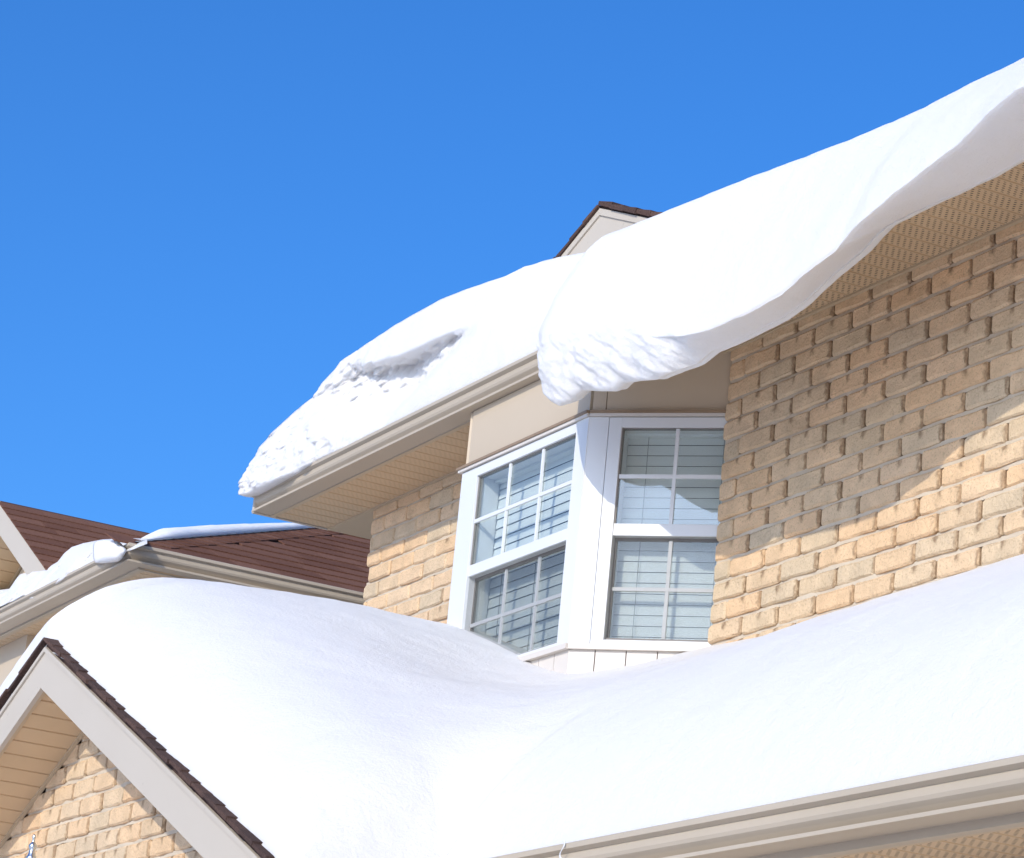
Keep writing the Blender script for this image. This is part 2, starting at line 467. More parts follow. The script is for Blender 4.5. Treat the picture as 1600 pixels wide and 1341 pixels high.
# gable wall
GWY = 0.682
def gable_soffit_z(x): return GZ-0.0072-0.0265-GP*abs(x-GX)
mbg = MB()
xl_, xr_ = GX-GFX+0.05, GX+GFX-0.035
pts = [(xl_, -0.05), (xr_, -0.05), (xr_, gable_soffit_z(xr_)), (GX, gable_soffit_z(GX)), (xl_, gable_soffit_z(xl_))]
mbg.prism(pts, lambda p: (p[0], GWY+0.0042, p[1]), lambda p: (p[0], GWY+0.02, p[1]))
gwall = mbg.build('gable_wall', MAT_JOINT, house)
def keepG(x, z): return z-BH*0.5 < gable_soffit_z(abs(x-GX)*0.999-0.014+GX if abs(x-GX) > .014 else GX) and z > 0.16
bg_l = collect_bricks(GWY, 0.3300+7*COURSE, xl_, xr_, 26, -2.02, keepG)
def bed_joints(parent, faceY, ztop, nrows, spans):
    m = MB(); rg = random.Random(4)
    for r in range(1, nrows):
        z = ztop-r*COURSE
        sp = spans(z)
        for x0, x1 in sp:
            n = max(2, int((x1-x0)/0.012)); V = []
            for i in range(n+1):
                x = x0+(x1-x0)*i/n; dy = rg.uniform(.0012, .0024); h = 0.0014+rg.uniform(-.00025, .0004); o = rg.uniform(-.0003, .0003)
                V += [(x, faceY+dy, z-h+o), (x, faceY+dy, z+h+o), (x, faceY+0.006, z+h+o), (x, faceY+0.006, z-h+o)]
            F = []
            for i in range(n):
                a = i*4
                for q in range(3): F.append((a+q, a+q+1, a+q+5, a+q+4))
                F.append((a+3, a, a+4, a+7))
            m.add(V, F)
    return m.build('mortar_bed', MAT_MORTAR, parent)
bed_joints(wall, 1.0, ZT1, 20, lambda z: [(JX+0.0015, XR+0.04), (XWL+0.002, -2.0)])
def gspan(z):
    hwz = (gable_soffit_z(GX)-z)/GP
    return [(max(GX-hwz, xl_), min(GX+hwz, xr_))] if hwz > .01 else []
bed_joints(gwall, GWY, 0.3300+7*COURSE, 26, gspan)
na = place_bricks(bricks_main, wall, 235)
nb = place_bricks(bg_l, gwall, 65)
print('bricks', na, nb)

# ------------------------------------------------------------------ gutters
# profile: (inward y offset from lip, z above lip)
GPROF = [(0.0175, 0.0), (0.0, 0.0), (0.0, 0.0019), (0.0058, 0.0022), (0.0054, 0.0034), (0.0034, 0.0056), (0.0014, 0.0074), (0.0006, 0.0092), (0.0006, 0.0124), (0.0010, 0.0131), (-0.0022, 0.0146),
         (-0.0022, 0.0172), (-0.0014, 0.0178), (-0.0004, 0.0172), (-0.0004, 0.0160), (0.0070, 0.0136), (0.0075, 0.0008), (0.0175, 0.0008)]
def gutter(parent, name, p0, p1, out, mat=MAT_GUTTER, scale=1.0, miter0=0, miter1=0):
    """p0,p1 lip points; out = outward unit (2d)"""
    m = MB()
    d = np.array(p1, float)-np.array(p0, float); d /= np.linalg.norm(d)
    def end(P, mit, sgn):
        def f(q):
            inn, h = q[0]*scale, q[1]*scale
            return (P[0]-out[0]*inn+d[0]*sgn*inn*mit, P[1]-out[1]*inn+d[1]*sgn*inn*mit, P[2]+h)
        return f
    m.prism(GPROF, end(p0, miter0, 1), end(p1, miter1, -1))
    return m.build(name, mat, parent)
gutter(house, 'gutter', (XL, YL, SZ+0.0002), (XR, YL, SZ+0.0002), (0, -1)).data.name = 'gutter_upper'
# ------------------------------------------------------------------ upper eave: fascia, soffit
m = MB(); m.box((XL+0.001, YF, SZ-0.0005), (XR, YF+0.004, SZ+0.02)); m.build('fascia', MAT_GUTTER, house)
m = MB()
m.box((XL, YL+0.0005, SZ-0.0008), (XL+0.004, 1.0, SZ+0.019))          # left return fascia
m.build('fascia', MAT_FASCIA, house)
def soffit_eave(parent, x0, x1, y0, y1, z, mat, pw=0.0188, name='soffit', chan=True):
    fr = MB()
    fr.box((x0, y0, z-0.0009), (x1, y0+0.0035, z+0.0005))
    fr.box((x0, y1-0.0032, z-0.0016), (x1, y1, z+0.0004))
    s = fr.build(name, MAT_SOFFRAME, parent)
    n = int((x1-x0)/pw)
    V, F = soffit_panel_mesh(pw-0.0002, y1-y0-0.0055)
    me = bpy.data.meshes.new('soffit_panel'); me.from_pydata(V, [], F); me.materials.append(mat)
    me1 = me; me2 = me.copy(); me2.materials.clear(); me2.materials.append(MAT_SOFFITF)
    for i in range(n+1):
        xa = x0+i*pw
        me = me2 if xa < -1.93 and y0 > 0.9 else me1
        if xa+pw*0.5 > x1: break
        o = bpy.data.objects.new('soffit_panel', me)
        link(o, s, W((xa+pw/2, (y0+y1)/2, z)))
    return s
def soffit_panel_mesh(w, d):
    """metres, flat pan with V grooves at both long sides, facing down; centre origin"""
    w, d = w*S, d*S
    prof = [(-w/2, 0.010), (-w/2+0.0055, 0.0), (-w*0.03-0.004, 0.0), (-w*0.03, 0.0), (w/2-0.0055, 0.0), (w/2, 0.010)]
    V = [(x, -d/2, z) for x, z in prof]+[(x, d/2, z) for x, z in prof]
    n = len(prof)
    F = [(i, n+i, n+i+1, i+1) for i in range(n-1)]
    return V, F
soffit_eave(house, XL+0.004, XR, YF+0.0002, 1.0005, SZ, MAT_SOFFIT)
# closed box above the soffit panels
m = MB(); m.box((XL+0.0042, YF+0.004, SZ+0.0022), (XR, 1.0, SZ+0.004)); m.build('soffit_backing', MAT_DARK, house)
# side soffit along the left rake and its corner strip
m = MB()
m.box((XL+0.001, 1.0008, SZ-0.0006), (XWL, 2.2, SZ+0.003)); m.build('side_soffit', MAT_SOFFRAME, house)

# ------------------------------------------------------------------ upper roof
def roof_z(y): return SZ+0.0185+P_UP*(y-YF+0.005)
m = MB()
yr = 2.05
m.hexa([(XL, YF-0.006, roof_z(YF-0.006)-0.004), (XR, YF-0.006, roof_z(YF-0.006)-0.004), (XR, yr, roof_z(yr)-0.004), (XL, yr, roof_z(yr)-0.004),
        (XL, YF-0.006, roof_z(YF-0.006)), (XR, YF-0.006, roof_z(YF-0.006)), (XR, yr, roof_z(yr)), (XL, yr, roof_z(yr))])
m.build('roof', MAT_SHINGLED, house)
m = MB()   # back slope + left gable infill
m.hexa([(XL, yr, roof_z(yr)-0.004), (XR, yr, roof_z(yr)-0.004), (XR, 3.1, SZ), (XL, 3.1, SZ), (XL, yr, roof_z(yr)), (XR, yr, roof_z(yr)), (XR, 3.1, SZ+0.01), (XL, 3.1, SZ+0.01)])
m.build('rear_roof', MAT_SHINGLED, house)
m = MB()
m.prism([(YF, SZ+0.019), (yr, roof_z(yr)-0.005), (3.05, SZ+0.004), (YF+.01, SZ+0.004)], lambda p: (XL+0.006, p[0], p[1]), lambda p: (XL+0.012, p[0], p[1]))
m.build('gable_end', MAT_FASCIA, house)

# ------------------------------------------------------------------ front-facing gables (lower wing, dormers)
def shingle_run(parent, pts_fn, n, mat, length, thick, width):
    pass
def rake_board(parent, X, Y, Z, p, hw, h, t, mat, side, name='rake_fascia', z_drop=0.0):
    """board whose top edge follows Z-p*|x-X|"""
    s = side
    m = MB()
    xe = X+s*hw
    def z(x): return Z-p*abs(x-X)
    V = [(X, Y, z(X)-h), (xe, Y, z(xe)-h), (xe, Y+t, z(xe)-h), (X, Y+t, z(X)-h), (X, Y, z(X)), (xe, Y, z(xe)), (xe, Y+t, z(xe)), (X, Y+t, z(X))]
    if s < 0: V = [V[1], V[0], V[3], V[2], V[5], V[4], V[7], V[6]]
    m.hexa(V)
    return m.build(name, mat, parent)
def shingle_edge(roof, X, Y, Z, p, side, n, depth, mat, seed=1, thick=0.0022, over=0.0):
    """courses of shingles along a rake: each one a thin wedge piece seen from its end"""
    rg = random.Random(seed)
    L = 0.0239; c = 1/math.sqrt(1+p*p)
    V0 = [(-.5*L, 0, 0), (.5*L*1.06, 0, -0.0004), (.5*L*1.06, depth, -0.0004), (-.5*L, depth, 0),
          (-.5*L, 0, thick*0.8), (.5*L*1.06, 0, thick*1.15), (.5*L*1.06, depth, thick*1.15), (-.5*L, depth, thick*0.8)]
    V0 = [Vector(v)*S for v in V0]
    F0 = [(0,3,2,1),(4,5,6,7),(0,1,5,4),(1,2,6,5),(2,3,7,6),(3,0,4,7)]
    me = bpy.data.meshes.new('shingle'); me.from_pydata(V0, [], F0); me.materials.append(mat)
    a = math.atan(p)
    for i in range(n):
        d = (i+0.5)*L*c
        x = X+side*d; z = Z-p*d
        o = bpy.data.objects.new('shingle', me)
        link(o, roof, W((x, Y-over-rg.uniform(0, .0020), z+rg.uniform(-.0004, .0006))))
        if side > 0: o.rotation_euler = (0, a+rg.uniform(-.008, .012), 0)
        else:
            o.rotation_euler = (0, -a, 0); o.scale = (-1, 1, 1)
# lower gable wing roof
def groof_z(x): return GZ-GP*abs(x-GX)
roofg = MB()
for s in (-1, 1):
    xe = GX+s*GFX
    V = [(GX, GY+.001, groof_z(GX)-0.004), (xe, GY+.001, groof_z(xe)-0.004), (xe, 1.0, groof_z(xe)-0.004), (GX, 1.0, groof_z(GX)-0.004),
         (GX, GY+.001, groof_z(GX)), (xe, GY+.001, groof_z(xe)), (xe, 1.0, groof_z(xe)), (GX, 1.0, groof_z(GX))]
    if s < 0: V = [V[1], V[0], V[3], V[2], V[5], V[4], V[7], V[6]]
    roofg.hexa(V)
roof_low = roofg.build('gable_roof', MAT_SHINGLED, house)
shingle_edge(roof_low, GX, GY-0.003, GZ+0.0012, GP, 1, 21, 0.03, MAT_SHINGLED, 3, 0.0024)
shingle_edge(roof_low, GX, GY-0.003, GZ+0.0012, GP, -1, 21, 0.03, MAT_SHINGLED, 4, 0.0024)
FH = 0.0278
for s in (-1, 1):
    rake_board(house, GX, GY, GZ-0.0055, GP, GFX, FH, 0.0035, MAT_FASCIA, s)
    rake_board(house, GX, GY-0.0016, GZ-0.0036, GP, GFX, 0.0032, 0.0055, MAT_FASCIA, s, 'drip_edge')
# sloping soffit under each rake, panel by panel
def rake_soffit(parent, X, Y0, Y1, Z, p, hw, mat, pw=0.0188):
    fr = MB()
    for s in (-1, 1):
        for ya, yb, dz in ((Y0, Y0+0.003, 0.001), (Y1-0.003, Y1, 0.0018)):
            xe = X+s*hw
            V = [(X, ya, Z-dz), (xe, ya, Z-p*hw-dz), (xe, yb, Z-p*hw-dz), (X, yb, Z-dz), (X, ya, Z+.001), (xe, ya, Z-p*hw+.001), (xe, yb, Z-p*hw+.001), (X, yb, Z+.001)]
            if s < 0: V = [V[1], V[0], V[3], V[2], V[5], V[4], V[7], V[6]]
            fr.hexa(V)
    sf = fr.build('rake_soffit', MAT_SOFFRAME, parent)
    V, F = soffit_panel_mesh(pw-0.0002, Y1-Y0-0.005)
    me = bpy.data.meshes.new('soffit_panel'); me.from_pydata(V, [], F); me.materials.append(mat)
    a = math.atan(p); c = math.cos(a)
    for s in (-1, 1):
        n = int(hw/c/pw)
        for i in range(n):
            d = (i+.5)*pw*c
            o = bpy.data.objects.new('soffit_panel', me)
            link(o, sf, W((X+s*d, (Y0+Y1)/2, Z-p*d)))
            o.rotation_euler = (0, s*a, 0)
    return sf
rake_soffit(house, GX, GY+0.0035, GWY+0.0005, GZ-0.0055-FH+0.0022, GP, GFX-0.01, MAT_SOFFITP)
# gable wing eave gutters (right one runs back to the inner corner)
egz = groof_z(GX+GFX)-0.0175-0.001
GEX = GX+GFX+0.0225
gutter(house, 'gutter', (GEX, GY+0.006, egz), (GEX, LY+0.02, egz), (1, 0))
gutter(house, 'gutter', (GX-GFX-0.0225, 0.98, egz), (GX-GFX-0.0225, GY+0.006, egz), (-1, 0))
# lower main eave
LX1 = 0.35
gutter(house, 'gutter', (GEX-0.01, LY, LZ), (LX1, LY, LZ), (0, -1), scale=1.02)
m = MB(); m.box((GEX, LY+0.0178, LZ-0.0042), (LX1, LY+0.0235, LZ+0.02)); m.build('fascia', MAT_GUTTER, house)
soffit_eave(house, GEX, LX1, LYF, 0.80, LZ-0.0030, MAT_SOFFIT)
m = MB(); m.box((GEX, LYF+.001, LZ-0.0005), (LX1, 0.8, LZ+0.001)); m.build('soffit_backing', MAT_DARK, house)
m = MB(); m.box((GEX-.03, 0.8002, GROUND_U), (LX1, 0.82, LZ-0.0035)); m.build('lower_wall', MAT_MORTAR, house)
m = MB(); m.box((GX-GFX+0.05, GWY+0.021, GROUND_U), (GX+GFX-0.035, 0.82, 0.20)); m.build('lower_wall', MAT_MORTAR, house)
m = MB(); m.box((GX-GFX+0.05, GWY+0.0018, GROUND_U), (GX+GFX-0.035, GWY+0.0205, -0.0505)); m.build('lower_wall', MAT_MORTAR, house)
m = MB(); m.box((GX+GFX-0.0345, GWY+0.0045, GROUND_U), (GX+GFX-0.030, 0.7998, egz+0.004)); m.build('wing_side_wall', MAT_MORTAR, house)
m = MB(); m.box((GX+GFX-0.0298, GY+0.012, egz-0.001), (GEX-0.018, LYF+0.02, egz+0.001)); m.build('side_soffit', MAT_SOFFITP, house)
LRZ = LZ+0.0195
def lroof_z(y): return LRZ+LP*(y-LY-0.008)
m = MB()
m.hexa([(GEX-.2, LY+0.008, LRZ-0.004), (LX1, LY+0.008, LRZ-0.004), (LX1, 1.0, lroof_z(1.0)-0.004), (GEX-.2, 1.0, lroof_z(1.0)-0.004),
        (GEX-.2, LY+0.008, LRZ), (LX1, LY+0.008, LRZ), (LX1, 1.0, lroof_z(1.0)), (GEX-.2, 1.0, lroof_z(1.0))])
m.build('lower_roof', MAT_SHINGLED, house)

# upper dormer gable behind the snow
DX, DY, DZ, DP = -1.8824*1.05, 1.05, 0.8413*1.05, 0.405
drm = MB()
for s in (-1, 1):
    xe = DX+s*0.34
    def dz_(x): return DZ-DP*abs(x-DX)
    V = [(DX, DY, dz_(DX)-0.003), (xe, DY, dz_(xe)-0.003), (xe, DY+0.5, dz_(xe)-0.003), (DX, DY+0.5, dz_(DX)-0.003), (DX, DY, dz_(DX)), (xe, DY, dz_(xe)), (xe, DY+0.5, dz_(xe)), (DX, DY+0.5, dz_(DX))]
    if s < 0: V = [V[1], V[0], V[3], V[2], V[5], V[4], V[7], V[6]]
    drm.hexa(V)
droof = drm.build('dormer_roof', MAT_SHINGLED, house)
shingle_edge(droof, DX, DY-0.003, DZ-0.0016, DP, 1, 15, 0.03, MAT_SHINGLED, 8, 0.0042)
shingle_edge(droof, DX, DY-0.003, DZ-0.0030, DP, -1, 15, 0.03, MAT_SHINGLED, 9, 0.0030)
for s in (-1, 1):
    rake_board(house, DX, DY-0.0015, DZ-0.0035, DP, 0.33, 0.0060, 0.004, MAT_FASCIA, s, 'drip_edge')
m = MB()
m.prism([(DX-0.32, roof_z(DY)-0.02), (DX+0.32, roof_z(DY)-0.02), (DX+0.32, DZ-0.006-DP*0.32), (DX, DZ-0.006), (DX-0.32, DZ-0.006-DP*0.32)],
        lambda p: (p[0], DY, p[1]), lambda p: (p[0], DY+0.01, p[1]))
m.build('dormer_face', MAT_FASCIA, house)

# ------------------------------------------------------------------ bay window
h_ = math.sqrt(.5)
class Frame:
    """local panel frame: u along, v up(z), w outward"""
    def __init__(s, O, d, nrm): s.O = O; s.d = d; s.n = nrm
    def p(s, u, z, w=0): return (s.O[0]+s.d[0]*u+s.n[0]*w, s.O[1]+s.d[1]*u+s.n[1]*w, z)
    def box(s, mbx, u0, u1, z0, z1, w0, w1):
        a = s.p
        mbx.hexa([a(u0,z0,w1), a(u1,z0,w1), a(u1,z0,w0), a(u0,z0,w0), a(u0,z1,w1), a(u1,z1,w1), a(u1,z1,w0), a(u0,z1,w0)])
FRONT = Frame((BAY_XL, BAY_Y), (1, 0), (0, -1))
SIDE = Frame((BAY_XR, BAY_Y), (h_, h_), (h_, -h_))
LEFT = Frame((BAY_XL-0.07, 1.0), (h_, -h_), (-h_, -h_))
FW = BAY_XR-BAY_XL
ZF0, ZF1 = 0.6215, SZ-0.0003      # frieze
ZW0, ZW1 = 0.4510, 0.6165         # window unit
G = dict(gt=0.6092, mt=0.5385, mb=0.5298, gb=0.4575, h1=0.5732, h2=0.4925)
bay = MB()
# frieze
FRONT.box(bay, 0.005, FW-0.004, ZF0, ZF1, -0.02, -0.002)
bay.build('frieze', MAT_FRIEZE, house)
bay = MB(); SIDE.box(bay, 0.0015, 0.0112, ZF0, ZF1, -0.02, -0.002)
bay.build('frieze', MAT_FRIEZE, house)
bay = MB(); SIDE.box(bay, 0.0116, 0.118, ZF0, ZF1, -0.02, -0.0024)
bay.build('frieze', MAT_FRIEZE, house)
bay = MB(); LEFT.box(bay, -0.01, 0.098, ZF0, ZF1, -0.02, -0.002); bay.build('frieze', MAT_FRIEZE, house)
# drip trims above the windows (brown edge over white)
t = MB(); FRONT.box(t, -0.006, FW+0.0008, 0.6193, 0.6213, -0.02, 0.0028); SIDE.box(t, 0.001, 0.118, 0.6193, 0.6213, -0.02, 0.0020)
t.build('drip_edge', MAT_BROWN, house)
t = MB(); FRONT.box(t, -0.004, FW+0.0004, 0.6171, 0.6192, -0.02, 0.0018); SIDE.box(t, 0.001, 0.118, 0.6171, 0.6192, -0.02, 0.0012)
t.build('head_trim', MAT_SKIRT, house)
# sill trims
t = MB(); FRONT.box(t, -0.004, FW+0.0012, 0.4470, 0.4508, -0.02, 0.0030); SIDE.box(t, 0.0005, 0.118, 0.4470, 0.4508, -0.02, 0.0026); LEFT.box(t, -.01, 0.099, 0.4470, 0.4508, -0.02, 0.002)
t.build('sill_trim', MAT_SKIRT, house)
# skirt planks below (board-and-batten look)
def planks(fr, u0, u1, w, first):
    u = u0; k = 0
    while u < u1-0.002:
        b = first if k == 0 else w
        e = min(u+b, u1)
        q = MB(); fr.box(q, u+0.0004, e-0.0004, 0.3200, 0.4469, -0.012, -0.0008)
        q.build('skirt_plank', MAT_SKIRT, house)
        u = e; k += 1
planks(FRONT, 0.0, FW, 0.0228, 0.018)
planks(SIDE, 0.0, 0.118, 0.0223, 0.0195)
q = MB(); FRONT.box(q, 0.001, FW-.001, 0.3200, 0.4465, -0.013, -0.0125); SIDE.box(q, 0.001, 0.117, .32, .4465, -.0135, -.0125); LEFT.box(q, 0, .098, .32, .4465, -.013, -.002)
q.build('skirt_backing', MAT_SEAL, house)
# corner posts
q = MB(); FRONT.box(q, FW-0.0172, FW, ZW0, ZW1+.0004, -0.016, 0); q.build('corner_post', MAT_TRIM, house, bevel=0.002)
q = MB(); SIDE.box(q, 0.0004, 0.0150, ZW0, ZW1+.0004, -0.012, -0.0004); q.build('corner_post', MAT_TRIM, house, bevel=0.002)

def window(fr, u0, u1, gu0, gu1, nv, label, left_pad):
    """u0..u1 unit, gu0..gu1 glass"""
    win = MB()
    FWD, BK = -0.0002, -0.020
    fr.box(win, u0, gu0, ZW0, ZW1, BK, FWD)          # jambs
    fr.box(win, gu1, u1, ZW0, ZW1, BK, FWD)
    fr.box(win, gu0, gu1, G['gt'], ZW1, BK, FWD)     # head
    fr.box(win, gu0, gu1, ZW0, G['gb']-0.0030, BK, FWD)   # sill
    w = win.build('window', MAT_TRIM, house, bevel=0.0015)
    # meeting rail
    r = MB(); fr.box(r, gu0, gu1, G['mb'], G['mt'], -0.012, -0.0012); r.build('meeting_rail', MAT_TRIM, w, bevel=0.0015)
    r = MB(); fr.box(r, gu0, gu1, G['gb']-0.0029, G['gb']-0.0008, -0.010, -0.004); fr.box(r, gu0, gu0+0.0016, G['gb']-.0008, G['mb'], -0.010, -0.0075)
    fr.box(r, gu1-0.0016, gu1, G['gb']-.0008, G['mb'], -0.010, -0.0075); fr.box(r, gu0+.0016, gu1-.0016, G['mb']-0.0022, G['mb'], -0.010, -0.0075)
    r.build('lower_sash', MAT_SEAL, w)
    r = MB(); fr.box(r, gu0, gu1, G['gt']-0.0008, G['gt'], -0.006, -0.002); fr.box(r, gu0, gu0+0.0009, G['mt'], G['gt']-0.0008, -0.006, -0.002); fr.box(r, gu1-0.0009, gu1, G['mt'], G['gt']-0.0008, -0.006, -0.002)
    r.build('upper_sash', MAT_SEAL, w)
    # muntins
    for i in range(1, nv):
        u = gu0+(gu1-gu0)*i/nv
        q = MB(); fr.box(q, u-0.0013, u+0.0013, G['mt'], G['gt']-.0008, -0.0030, -0.0016); q.build('muntin', MAT_TRIM, w)
        q = MB(); fr.box(q, u-0.0013, u+0.0013, G['gb'], G['mb']-.0022, -0.0080, -0.0066); q.build('muntin', MAT_TRIM, w)
    q = MB(); fr.box(q, gu0+.0009, gu1-.0009, G['h1']-0.0014, G['h1']+0.0014, -0.0030, -0.0014); q.build('muntin', MAT_TRIM, w)
    q = MB(); fr.box(q, gu0+.0016, gu1-.0016, G['h2']-0.0013, G['h2']+0.0013, -0.0080, -0.0064); q.build('muntin', MAT_TRIM, w)
    # glass
    q = MB(); fr.box(q, gu0+.0009, gu1-.0009, G['mt'], G['gt']-.0008, -0.0036, -0.0030); q.build('pane', MAT_GLASS, w)
    q = MB(); fr.box(q, gu0+.0016, gu1-.0016, G['gb']-.0008, G['mb']-.0022, -0.0086, -0.0080); q.build('pane', MAT_GLASS, w)
    # insect screen over the lower sash
    q = MB(); fr.box(q, gu0, gu1, G['gb']-.0008, G['mb'], -0.00280, -0.00275); q.build('insect_screen', MAT_SCREEN, w)
    # blinds
    ub0, ub1 = gu0-0.001, gu1+0.001
    zt = G['gt']+0.001; sp = 0.0078; depth = -0.0215
    k = 0
    bl_ = math.radians(82)
    sw_ = 0.00385
    z = zt-0.004
    rg = random.Random(11)
    while z > G['gb']-0.004:
        tl = bl_+rg.uniform(-.02, .02)
        dz, dw = math.sin(tl)*sw_, math.cos(tl)*sw_
        q = MB()
        a = fr.p
        th = 0.0004
        V = [a(ub0, z-dz, depth+dw), a(ub1, z-dz, depth+dw), a(ub1, z+dz, depth-dw), a(ub0, z+dz, depth-dw),
             a(ub0, z-dz, depth+dw+th), a(ub1, z-dz, depth+dw+th), a(ub1, z+dz, depth-dw+th), a(ub0, z+dz, depth-dw+th)]
        q.add(V, [(0,1,2,3),(7,6,5,4),(0,4,5,1),(1,5,6,2),(2,6,7,3),(3,7,4,0)])
        q.build('blind_slat', MAT_BLIND, w)
        z -= sp
    for f in ((0.16, 0.5, 0.84) if nv == 3 else (0.2, 0.86)):
        u = ub0+(ub1-ub0)*f
        q = MB(); fr.box(q, u-0.0002, u+0.0002, G['gb']-0.004, zt-0.002, depth+0.0036, depth+0.0040); q.build('blind_cord', MAT_CORD, w)
    # headrail and reveal sides
    q = MB(); fr.box(q, ub0, ub1, zt-0.003, zt+0.003, depth-0.002, depth+0.006); q.build('headrail', MAT_BLIND, w)
    q = MB(); fr.box(q, gu0-.003, gu0-0.0012, G['gb']-.004, G['gt'], depth-0.004, -0.0202); fr.box(q, gu1+.0012, gu1+.003, G['gb']-.004, G['gt'], depth-0.004, -0.0202)
    q.build('reveal', MAT_TRIM, w)
    w['label'] = label
    return w
window(FRONT, 0.0, FW-0.0174, 0.0262, FW-0.0174-0.0006, 3, 'wide front window of the bay with three columns of panes', 0)
window(SIDE, 0.0154, 0.1170, 0.0247, 0.1065, 2, 'angled side window of the bay with two columns of panes', 0)
q = MB(); LEFT.box(q, -0.01, 0.0985, ZW0, ZW1, -0.02, -0.0004); q.build('bay_side_panel', MAT_TRIM, house)
# bay floor / ceiling close the box
q = MB(); q.add([(BAY_XL, BAY_Y+.014, .448), (BAY_XR, BAY_Y+.014, .448), (JX+0.01, 1.03, .448), (-2.0, 1.03, .448), (BAY_XL, BAY_Y+.014, .451), (BAY_XR-.008, BAY_Y+.014, .451), (JX, 1.03, .451), (-2.0, 1.03, .451)], [(0,3,2,1),(4,5,6,7),(0,1,5,4),(1,2,6,5),(2,3,7,6),(3,0,4,7)])
q.build('bay_floor', MAT_TRIM, house)

# downspout elbow on the hidden side wall, its edge just visible
q = MB()
for z0, z1, x0, x1 in ((0.600, SZ, -0.0040, -0.0004), (0.560, 0.600, -0.0030, -0.0004)):
    q.box((XWL+x0, 1.014, z0), (XWL+x1, 1.026, z1))
q.build('downspout_elbow', MAT_TRIM, house, bevel=0.003)

# ------------------------------------------------------------------ neighbour house
NX, NY, NZ = -2.6155, 0.9065, 0.6667
nbh = empty('neighbour_house', (-3.2, 1.2, GROUND_U))
tag(nbh, 'neighbouring house with reddish brown shingle roof, behind at lower left', 'house')
NP = 0.45
gutter(nbh, 'gutter', (NX, NY, NZ), (NX-1.2, NY, NZ), (0, -1), miter0=1)
gutter(nbh, 'gutter', (NX, NY, NZ), (NX, NY+0.9, NZ), (1, 0), miter0=1)
m = MB(); m.box((NX-1.2, NY+0.0178, NZ-0.002), (NX-0.0215, NY+0.0215, NZ+0.018)); m.box((NX-0.0214, NY+0.0178, NZ-0.002), (NX-0.0178, NY+0.9, NZ+0.018)); m.build('fascia', MAT_GUTTER, nbh)
soffit_eave(nbh, NX-0.9, NX-0.0218, NY+0.0218, NY+0.076, NZ-0.001, MAT_SOFFIT)
m = MB(); m.box((NX-0.09, NY+0.0762, NZ-0.0025), (NX-0.0218, NY+0.9, NZ)); m.build('side_soffit', MAT_SOFFITP, nbh)
m = MB(); m.box((NX-1.2, NY+0.077, GROUND_U), (NX-0.095, NY+0.9, NZ-0.003)); m.build('wall', MAT_MORTAR, nbh)
# neighbour bay frieze
pcorner = on_y(43, 992, 1.0)
nby = (NZ-0.0015)/pcorner[2]; nbx = pcorner[0]*nby
m = MB(); m.box((nbx-0.25, nby, NZ-0.06), (nbx, nby+0.05, NZ-0.0012)); m.build('frieze', MAT_FRIEZE, nbh)
m = MB(); m.box((nbx-0.25, nby-0.001, NZ-0.30), (nbx+0.001, nby+0.05, NZ-0.0602)); m.build('bay_front', MAT_TRIM, nbh)
